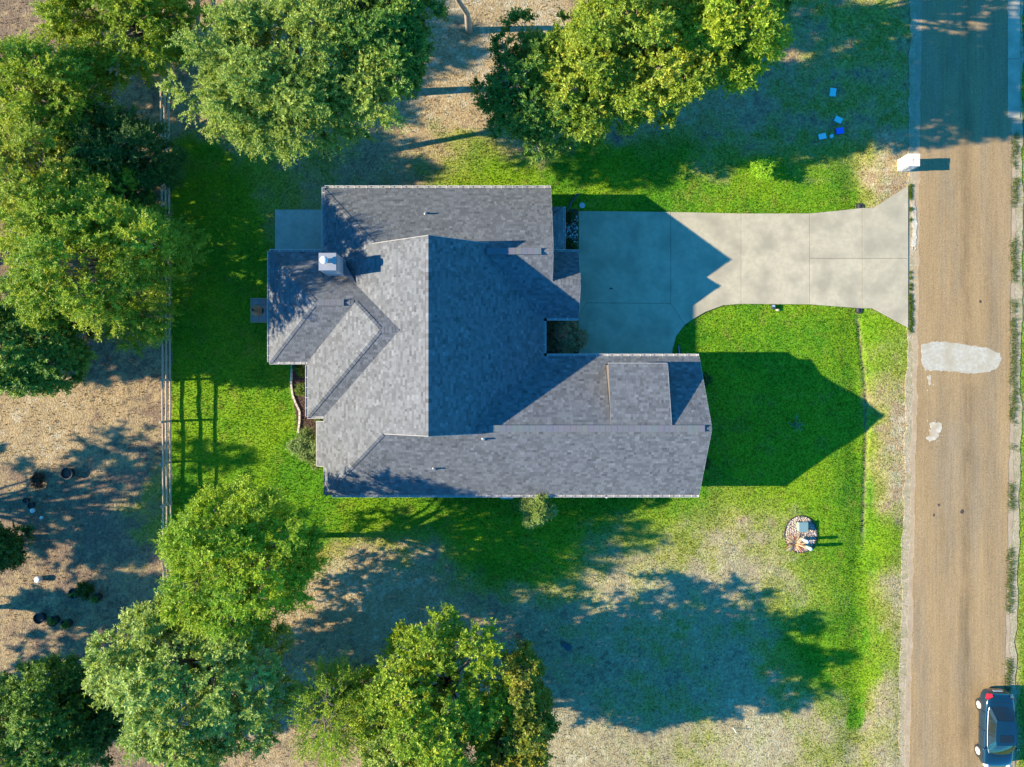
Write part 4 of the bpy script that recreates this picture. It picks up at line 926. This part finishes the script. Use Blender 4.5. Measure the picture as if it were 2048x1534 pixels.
# chiminea on paver pad
t = thing('paver_pad', 'small square pad of grey pavers against the left wall of the house', 'paver pad', P(522, 621))
a0, a1, b0, b1 = X(505), X(546), Y(643), Y(599)
for i in range(3):
    for j in range(4):
        mb = MB(); c = random.uniform(.85, 1.12); w_ = (a1 - a0) / 3; h_ = (b1 - b0) / 4
        mb.box(a0 + i * w_ + .008, a0 + (i + 1) * w_ - .008, b0 + j * h_ + .008, b0 + (j + 1) * h_ - .008, -.02, .07 + random.uniform(0, .008), (c, c * .98, c)); mb.build('paver', M['paver'], t)
mb = MB(); mb.box(a0 - .07, a0 - .01, b0 - .07, b1 + .07, -.02, .12); mb.box(a0, a1, b1 + .01, b1 + .07, -.02, .12); mb.box(a0, a1, b0 - .07, b0 - .01, -.02, .12); mb.build('timber_edge', M['wood'], t)
q = P(515, 622, .4); t = thing('chiminea', 'round terracotta chiminea standing on the paver pad', 'chiminea', (q.x, q.y, .08))
mb = MB(); prof = [(.10, .22), (.22, .28), (.31, .42), (.33, .55), (.29, .70), (.18, .82), (.11, .92), (.10, 1.10), (.13, 1.16), (.15, 1.18), (.11, 1.18), (.08, 1.1), (.08, .95)]
mb.lathe(q.x, q.y, prof, 26); mb.build('pot_body', M['terracotta'], t, True)
mb = MB(); mb.tube([(q.x + .24, q.y, .52), (q.x + .36, q.y, .52)], .13, 14); mb.build('fire_mouth', M['plastic_black'], t)
mb = MB(); mb.tube([(q.x + .2, q.y, .52), (q.x + .35, q.y, .52)], [.14, .17], 14, caps=False); mb.build('mouth_rim', M['terracotta'], t)
for a in (.5, 2.6, 4.7):
    mb = MB(); mb.tube([(q.x + .12 * math.cos(a), q.y + .12 * math.sin(a), .3), (q.x + .26 * math.cos(a), q.y + .26 * math.sin(a), .08)], .018, 6); mb.build('leg', M['plastic_black'], t)
# air conditioner
a0, a1 = X(1001, .7), X(1026, .7); b0, b1 = -6.66, -5.95
t = thing('air_conditioner', 'pale grey outdoor air conditioner half under the long lower gutter', 'air conditioner', ((a0 + a1) / 2, (b0 + b1) / 2, 0))
mb = MB(); mb.box(a0 - .05, a1 + .05, b0 - .05, b1, -.02, .06, (.5, .5, .48)); mb.build('pad', M['plain_rough'], t)
mb = MB(); mb.box(a0, a1, b0, b1, .06, .72, (.45, .45, .44))
for k in range(8): mb.box(a0 - .008, a1 + .008, b0 - .008, b1 + .008, .12 + k * .07, .14 + k * .07, (.6, .6, .58))
mb.build('casing', M['plain'], t)
mb = MB(); mb.box(a0 - .01, a1 + .01, b0 - .01, b1 + .01, .721, .76, (.62, .63, .62)); mb.build('top_panel', M['plain'], t)
mb = MB(); mb.lathe((a0 + a1) / 2, (b0 + b1) / 2, [(.27, .75), (.27, .768)], 24, (.05, .06, .07)); mb.build('fan_opening', M['plain'], t)
mb = MB()
for k in range(6):
    r = .045 * k + .04; mb.tube([((a0 + a1) / 2 + r * math.cos(s), (b0 + b1) / 2 + r * math.sin(s), .775) for s in np.linspace(0, 6.283, 21)], .006, 4, (.5, .5, .5), caps=False)
mb.build('fan_grille', M['plain'], t)
# lids and boxes lying in the upper lawn
for (x, y, w_, h_, ro, col, lab, nm) in ((1664, 186, 11, 15, -.12, (.20, .72, .72), 'pale blue upright rectangular lid, topmost of the ones in the shaded grass', 'box_lid'),
    (1675, 241, 14, 10, -.45, (.20, .72, .72), 'pale blue lid tilted clockwise, second from the top in the shaded grass', 'box_lid'),
    (1678, 263, 14, 11, .15, (.03, .15, .8), 'deep blue rectangular lid in the shaded grass', 'box_lid'),
    (1643, 274, 14, 10, .2, (.35, .72, .74), 'pale turquoise rectangular lid, leftmost and lowest in the shaded grass', 'box_lid')):
    q = P(x, y); t = thing(nm, lab, 'lid', (q.x, q.y, 0), 'utility lids in the shaded grass'); w_ /= PPM * 2; h_ /= PPM * 2
    mb = MB(); mb.box(q.x - w_, q.x + w_, q.y - h_, q.y + h_, 0, .12, tuple(v * .6 for v in col), rot=ro, ctr=(q.x, q.y)); mb.build('box', M['plain'], t)
    mb = MB(); mb.box(q.x - w_ - .01, q.x + w_ + .01, q.y - h_ - .01, q.y + h_ + .01, .121, .15, col, rot=ro, ctr=(q.x, q.y)); mb.build('lid', M['plain'], t)
q = P(1662, 273); mb = MB(); mb.lathe(q.x, q.y, [(.11, 0), (.11, .12), (.10, .14)], 16, (.3, .66, .74)); tag(mb.build('round_lid', M['plain']), 'small round pale blue cap between the turquoise and deep blue lids', 'lid')
# garden lights by the drive
t = thing('garden_light', 'small dark garden light at the lower edge of the driveway', 'light', P(1545, 614)); q = P(1545, 614)
mb = MB(); mb.box(q.x - .1, q.x + .1, q.y - .14, q.y + .12, .0, .22, (.05, .06, .08)); mb.build('housing', M['plain'], t); mb = MB(); mb.box(q.x - .09, q.x + .07, q.y - .02, q.y + .1, .221, .235, (.3, .4, .5)); mb.build('panel', M['plain'], t)
q = P(1555, 620); mb = MB(); mb.lathe(q.x, q.y, [(.02, 0), (.13, .04), (.10, .10), (.03, .13)], 9, (.62, .5, .34), sx=1, sy=.6); tag(mb.build('rock', M['plain_rough']), 'small tan rock beside the dark garden light at the driveway edge', 'rock')
q = P(1358, 700); mb = MB(); mb.box(q.x - .06, q.x + .06, q.y - .28, q.y + .28, 0, .14, (.05, .05, .06), rot=.12); mb.box(q.x - .05, q.x - .01, q.y - .26, q.y + .26, .14, .16, (.4, .42, .45), rot=.12, ctr=(q.x, q.y)); tag(mb.build('splash_block', M['plain']), 'dark splash block in the grass beside the garage corner of the driveway', 'splash block')
mb = MB(); q = P(1222, 577); mb.lathe(q.x, q.y, [(.09, .056), (.06, .075)], 7, (.06, .03, .03), sx=1, sy=.5); tag(mb.build('dead_leaf', M['plain_rough']), 'dark dead leaf lying on the shaded driveway slab', 'leaf')
# valve lids in the shaded lower lawn
for x, y, r, l in ((1127, 1289, .14, 'smaller dark valve cover, left one of the pair in the shaded lower lawn'), (1136, 1294, .2, 'larger dark valve cover, right one of the pair in the shaded lower lawn')):
    q = P(x, y); mb = MB(); mb.lathe(q.x, q.y, [(r, 0), (r, .06), (r * .8, .07)], 16, (.03, .07, .09)); tag(mb.build('valve_cover', M['plain']), l, 'valve cover', 'valve covers in the lower lawn')
q = P(1467, 1458); mb = MB(); mb.tube([(q.x - .03, q.y + .08, 0), (q.x + .03, q.y - .02, .45)], .018, 6, (.8, .8, .78)); tag(mb.build('marker_stake', M['plain']), 'thin white marker stake in the dry grass near the bottom', 'stake')
# fallen branches
for (x0_, y0_, x1_, y1_, l) in ((695, 1270, 735, 1290, 'long thin fallen branch on bare soil above the bottom centre oak'), (1050, 1306, 1095, 1313, 'pale fallen twig on the shaded lower lawn')):
    a, b_ = P(x0_, y0_, .05), P(x1_, y1_, .05); mb = MB(); mb.tube([a, a.lerp(b_, .5) + Vector((0, .06, .03)), b_], [.03, .022, .01], 6, (.3, .25, .2)); m1 = a.lerp(b_, .5); mb.tube([m1, m1 + Vector((.3, .2, .05))], [.015, .005], 5, (.3, .25, .2)); tag(mb.build('fallen_branch', M['plain_rough']), l, 'branch')
# plant pots on the left
def pot(x, y, r, h, lab, plant=None, fallen=False):
    q = P(x, y, h); q.z = 0; t = thing('plant_pot', lab, 'plant pot', (q.x, q.y, 0), 'black nursery pots on the bare soil')
    mb = MB(); mb.lathe(q.x, q.y, [(r * .8, 0), (r * .97, h), (r * 1.06, h), (r * 1.06, h + .02), (r * .9, h + .02), (r * .86, h * .7)], 22, (.025, .027, .03)); mb.build('tub', M['plain'], t, False)
    mb = MB(); mb.lathe(q.x, q.y, [(r * .8, h * .6), (r * .84, h * .72), (.01, h * .74)], 18, (.10, .075, .055)); mb.build('soil', M['plain_rough'], t)
    if plant:
        V, F_, cc, bd, tips = foliage((q.x, q.y, h), (r * .45, r * .45, .2), plant // 2, 4, 6, .18, (.1, .06), [(.10, .2, .03), (.18, .3, .04)], int(x)); np_mesh('plant', V, F_, 3, M['leaf'], cc, t)
pot(133, 947, .33, .35, 'single large black pot on the pale soil left of the fence')
pot(51, 1001, .15, .22, 'upper small black pot near the left edge'); pot(61, 1011, .17, .24, 'lower small black pot near the left edge')
pot(147, 1187, .30, .35, 'black pot beside the weedy clump left of the bright round tree', 8)
pot(192, 1196, .26, .33, 'black pot hidden among weeds right of the single weedy pot', 30)
pot(77, 1237, .30, .38, 'leftmost pot of the row of three near the left edge'); pot(105, 1243, .30, .36, 'middle pot of the row of three near the left edge', 26); pot(131, 1249, .29, .36, 'rightmost pot of the row of three near the left edge', 34)
def bucket(x, y, r, h, lab, col=(.75, .78, .74)):
    q = P(x, y, h); mb = MB(); t = thing('bucket', lab, 'bucket', (q.x, q.y, 0), 'white buckets on the soil')
    mb.lathe(q.x, q.y, [(r * .85, 0), (r, h), (r * 1.05, h), (r * 1.05, h + .03), (r * .5, h + .045)], 18, col); mb.build('tub', M['plain'], t, True)
    mb = MB(); mb.tube([(q.x + r * math.cos(a), q.y + r * math.sin(a) * .4 - r * .7, h + .03) for a in np.linspace(3.3, 6.1, 9)], .008, 5, (.5, .5, .5)); mb.build('handle', M['plain'], t)
bucket(75, 1159, .17, .3, 'white lidded bucket alone on shaded soil near the left edge'); bucket(65, 1021, .13, .2, 'small pale bucket touching the two small black pots'); bucket(83, 1035, .09, .12, 'smallest white bucket below the two small black pots')
q = P(200, 1178); mb = MB(); mb.box(q.x - .25, q.x + .25, q.y - .05, q.y + .05, .02, .08, (.4, .16, .09), rot=1.0); tag(mb.build('plank', M['plain_rough']), 'short reddish plank beside the weeds and black pots', 'plank')
shrub('weed_clump', 'weedy green clump between the two lone black pots', 170, 1182, 13, .4, G_MID, 91, 70, group='weeds on the bare soil')
shrub('dead_bush', 'dark brown dead bush left of the single large black pot', 75, 962, 10, .4, [(.07, .045, .03), (.14, .09, .06)], 92, 60, group='weeds on the bare soil')

# ------------------------------------------------------------------ car
cr_ = (P(1957, 1409, .31) + P(1953, 1500, .31)) / 2
car = thing('parked_car', 'dark blue four-door sedan parked on the right side of the road at the bottom corner', 'car', (0, 0, 0))
M['carpaint'] = mat('blue_car_paint', (.005, .028, .05), .16, spec=.6, coat=1.0)
M['chrome'] = mat('silver_alloy', (.72, .7, .66), .35, metal=.4)
M['tyre'] = mat('tyre_rubber', (.02, .02, .02), .85)
M['carglass'] = mat('tinted_glass', (.012, .02, .022), .06, spec=.8)
M['tail'] = mat('red_lens', (.5, .015, .02), .25, coat=.5)
# stations from rear (0) to front (4.6): y, half width, deck height, nose roundness
ST = [(0, .50, .60, .50), (.06, .66, .84, .62), (.25, .80, .99, .78), (.6, .87, 1.03, .84), (1.0, .885, 1.0, .86), (1.6, .89, .96, .86), (2.4, .89, .94, .85), (3.1, .885, .93, .84), (3.5, .88, .96, .82), (3.9, .86, .92, .80), (4.20, .80, .83, .74), (4.38, .68, .72, .62), (4.47, .48, .54, .48)]
def body():
    mb = MB(); rows = []
    for (y, w_, zd, zs) in ST:
        half = [(w_ * .9, .20), (w_ * .985, .30), (w_, .48), (w_ * .995, (zs + .48) / 2), (w_ * .97, zs), (w_ * .90, zs + (zd - zs) * .55), (w_ * .72, zd - .02), (w_ * .38, zd), (0, zd + .012)]
        row = half + [(-a, z) for a, z in half[-2::-1]]
        rows.append([(a, 2.3 - y, z) for a, z in row])
    n_ = len(rows[0]); vs = [v for r in rows for v in r]; fs = []
    for i in range(len(rows) - 1):
        for j in range(n_ - 1): a = i * n_ + j; fs.append((a, a + 1, a + 1 + n_, a + n_))
        fs.append((i * n_ + n_ - 1, i * n_, (i + 1) * n_, (i + 1) * n_ + n_ - 1))
    fs.append(tuple(range(n_))[::-1]); fs.append(tuple((len(rows) - 1) * n_ + j for j in range(n_)))
    mb.add(vs, fs); return mb
# car local: +y is rear, -y is front; then moved
def cb(mb, name, m_, parent=None, smooth=False):
    o = mb.build(name, m_, parent or car, smooth); return o
bd_ = cb(body(), 'body', M['carpaint'], smooth=True); md = bd_.modifiers.new('s', 'SUBSURF'); md.levels = 2; md.render_levels = 2
def q4(y, hw, z): return [(-hw, y, z), (hw, y, z)]
# greenhouse rings: belt and roof
belt = [(1.55, .66), (1.25, .74), (.2, .765), (-.75, .75), (-1.15, .66)]; roofr = [(.92, .52), (.78, .565), (.2, .59), (-.25, .58), (-.47, .53)]
zb_ = .95; zr = 1.42
def gh(hole=None):
    mb = MB(); B = [(w_, y, zb_ if 0 < i < 4 else zb_ + .0) for i, (y, w_) in enumerate(belt)]; R_ = [(w_, y, zr if 0 < i < 4 else zr - .02) for i, (y, w_) in enumerate(roofr)]
    return B, R_
B, R_ = gh()
mb = MB()   # roof panel
vs = []; cols_ = [-1, -.6, 0, .6, 1]
for (w_, y, z) in R_:
    for c in cols_: vs.append((w_ * c, y, z + .045 * (1 - c * c)))
fs = [(i * 5 + j, i * 5 + j + 1, (i + 1) * 5 + j + 1, (i + 1) * 5 + j) for i in range(4) for j in range(4)]
mb.add(vs, fs); rp = cb(mb, 'roof_panel', M['carpaint'], smooth=True)
mb = MB(); mb.add([(x, y, z) for x, y, z in ((-.36, .12, 1.468), (.36, .12, 1.468), (.36, -.3, 1.468), (-.36, -.3, 1.468), (0, .12, 1.474), (0, -.3, 1.474))], [(0, 4, 5, 3), (4, 1, 2, 5)]); cb(mb, 'sunroof', M['carglass'])
def lerp3(a, b_, t): return tuple(a[k] + (b_[k] - a[k]) * t for k in range(3))
for s in (-1, 1):
    f = lambda v: (v[0] * s, v[1], v[2])
    panes = [(1, .08, .40, 'rear_quarter'), ]
    mb = MB()       # solid side frame
    for i in range(4): mb.add([f(B[i]), f(B[i + 1]), f(R_[i + 1]), f(R_[i])], [(0, 1, 2, 3)])
    cb(mb, 'window_frame', M['carpaint'])
    def pane(ya, yb, t0=.10, t1=.88, slA=0, slB=0):
        def pt(y, t):
            # interpolate along belt and roof by y
            def on(ring, yy):
                for i in range(4):
                    if ring[i][1] >= yy >= ring[i + 1][1]:
                        u_ = (ring[i][1] - yy) / (ring[i][1] - ring[i + 1][1]); return lerp3(ring[i], ring[i + 1], u_)
                return ring[0] if yy > ring[0][1] else ring[-1]
            b_ = on(B, y); r_ = on(R_, max(min(y, .86), -.4)); p = lerp3(b_, r_, t); return ((p[0] + .008) * s, p[1], p[2])
        mb = MB(); mb.add([pt(ya, t0), pt(yb, t0), pt(yb + slB, t1), pt(ya + slA, t1)], [(0, 1, 2, 3)]); cb(mb, 'side_window', M['carglass'])
    pane(1.2, .80, slA=-.35, slB=-.02, t0=.12, t1=.8); pane(.74, .10); pane(.03, -.95, slB=.45)
    # belt chrome line
    mb = MB(); mb.tube([(v[0] * s * 1.01, v[1], v[2] + .01) for v in B], .012, 5); cb(mb, 'belt_trim', M['chrome'])
    # door seams
    mb = MB()
    for y in (1.15, .08, -1.0): mb.box(s * .872 if s > 0 else -.897, s * .897 if s < 0 and False else (.897 if s > 0 else -.872), y - .006, y + .006, .28, .92, (.01, .01, .015))
    cb(mb, 'door_seam', M['plain'])
    for y in (.9, -.12):
        mb = MB(); mb.box(min(s * .88, s * .915), max(s * .88, s * .915), y - .09, y + .07, .76, .79, (.02, .07, .13)); cb(mb, 'door_handle', M['plain'])
    mb = MB(); mb.lathe(s * .97, -.88, [(.02, .93), (.09, .95), (.10, 1.02), (.06, 1.07)], 12, sx=1, sy=.6); cb(mb, 'side_mirror', M['carpaint'], smooth=True)
    # lights
    mb = MB(); mb.add([(s * .80, 2.08, .80), (s * .84, 1.92, .82), (s * .80, 1.93, .99), (s * .50, 2.08, .97), (s * .50, 2.22, .90), (s * .74, 2.22, .80)], [(0, 1, 2, 3, 4, 5)]); cb(mb, 'tail_light', M['tail'])
    mb = MB(); mb.lathe(s * .62, -1.96, [(.17, .60), (.16, .74), (.08, .80)], 12, (.75, .78, .8), sx=.9, sy=.9); cb(mb, 'headlight', M['plain'], smooth=True)
# windscreen and rear glass
def curved(name, lo, hi, bow):
    mb = MB(); (wl, yl, zl), (wh, yh, zh) = lo, hi; vs = []
    for a in range(5):
        t = a / 4; w_ = wl + (wh - wl) * t; y = yl + (yh - yl) * t; z = zl + (zh - zl) * t + .025 * math.sin(math.pi * t)
        for b_ in range(9):
            c = -1 + b_ / 4; vs.append((w_ * c, y + bow * (1 - t) * (1 - c * c), z + .035 * (1 - c * c)))
    mb.add(vs, [(a * 9 + b_, a * 9 + b_ + 1, (a + 1) * 9 + b_ + 1, (a + 1) * 9 + b_) for a in range(4) for b_ in range(8)]); return cb(mb, name, M['carglass'], smooth=True)
curved('windscreen', (.64, -1.13, .95), (.51, -.48, 1.405), -.09); curved('rear_window', (.63, 1.52, .985), (.50, .93, 1.40), .07)
for s in (-1, 1):
    mb = MB(); mb.tube([(s * .30 - .28, -1.19, .985), (s * .30 + .22, -1.05, 1.04)], .010, 5); cb(mb, 'wiper', M['plastic_black'])
    mb = MB(); mb.tube([(s * .66, -1.16, .955), (s * .53, -.47, 1.41)], .028, 6); cb(mb, 'windscreen_pillar', M['carpaint'])
    mb = MB(); mb.tube([(s * .65, 1.53, .98), (s * .52, .92, 1.405)], .03, 6); cb(mb, 'rear_pillar', M['carpaint'])
mb = MB(); mb.tube([(-.60, 1.72, 1.035), (0, 1.80, 1.045), (.60, 1.72, 1.035)], .006, 4); cb(mb, 'boot_seam', M['plastic_black'])
mb = MB(); mb.tube([(-.72, -1.24, .955), (0, -1.36, .965), (.72, -1.24, .955)], .008, 4); cb(mb, 'bonnet_seam', M['plastic_black'])
mb = MB(); mb.box(-.26, .26, 2.285, 2.30, .55, .68, (.7, .7, .7)); cb(mb, 'number_plate', M['plain'])
for s in (-1, 1):
    for y in (1.33, -1.35):
        e = bpy.data.objects.new('wheel', None); e.empty_display_size = .2; C.objects.link(e); e.parent = car
        mb = MB(); mb.tube([(s * .70, y, .34), (s * .872, y, .34)], .37, 24); mb.build('wheel_arch', M['plastic_black'], e)
        mb = MB(); mb.tube([(s * .70, y, .32), (s * .87, y, .32), (s * .888, y, .32)], [.32, .32, .30], 26); mb.build('tyre', M['tyre'], e)
        mb = MB(); mb.tube([(s * .87, y, .32), (s * .893, y, .32)], [.225, .215], 24); mb.build('rim', M['chrome'], e)
        mb = MB()
        for k in range(5):
            a = k * 1.2566 + .3; mb.tube([(s * .893, y + .155 * math.cos(a), .32 + .155 * math.sin(a)), (s * .897, y + .155 * math.cos(a), .32 + .155 * math.sin(a))], .033, 8)
        mb.build('rim_hole', M['tyre'], e)
car.location = (cr_.x + .90, cr_.y - .02, .03); car.rotation_euler = (0, 0, math.radians(-1.2));
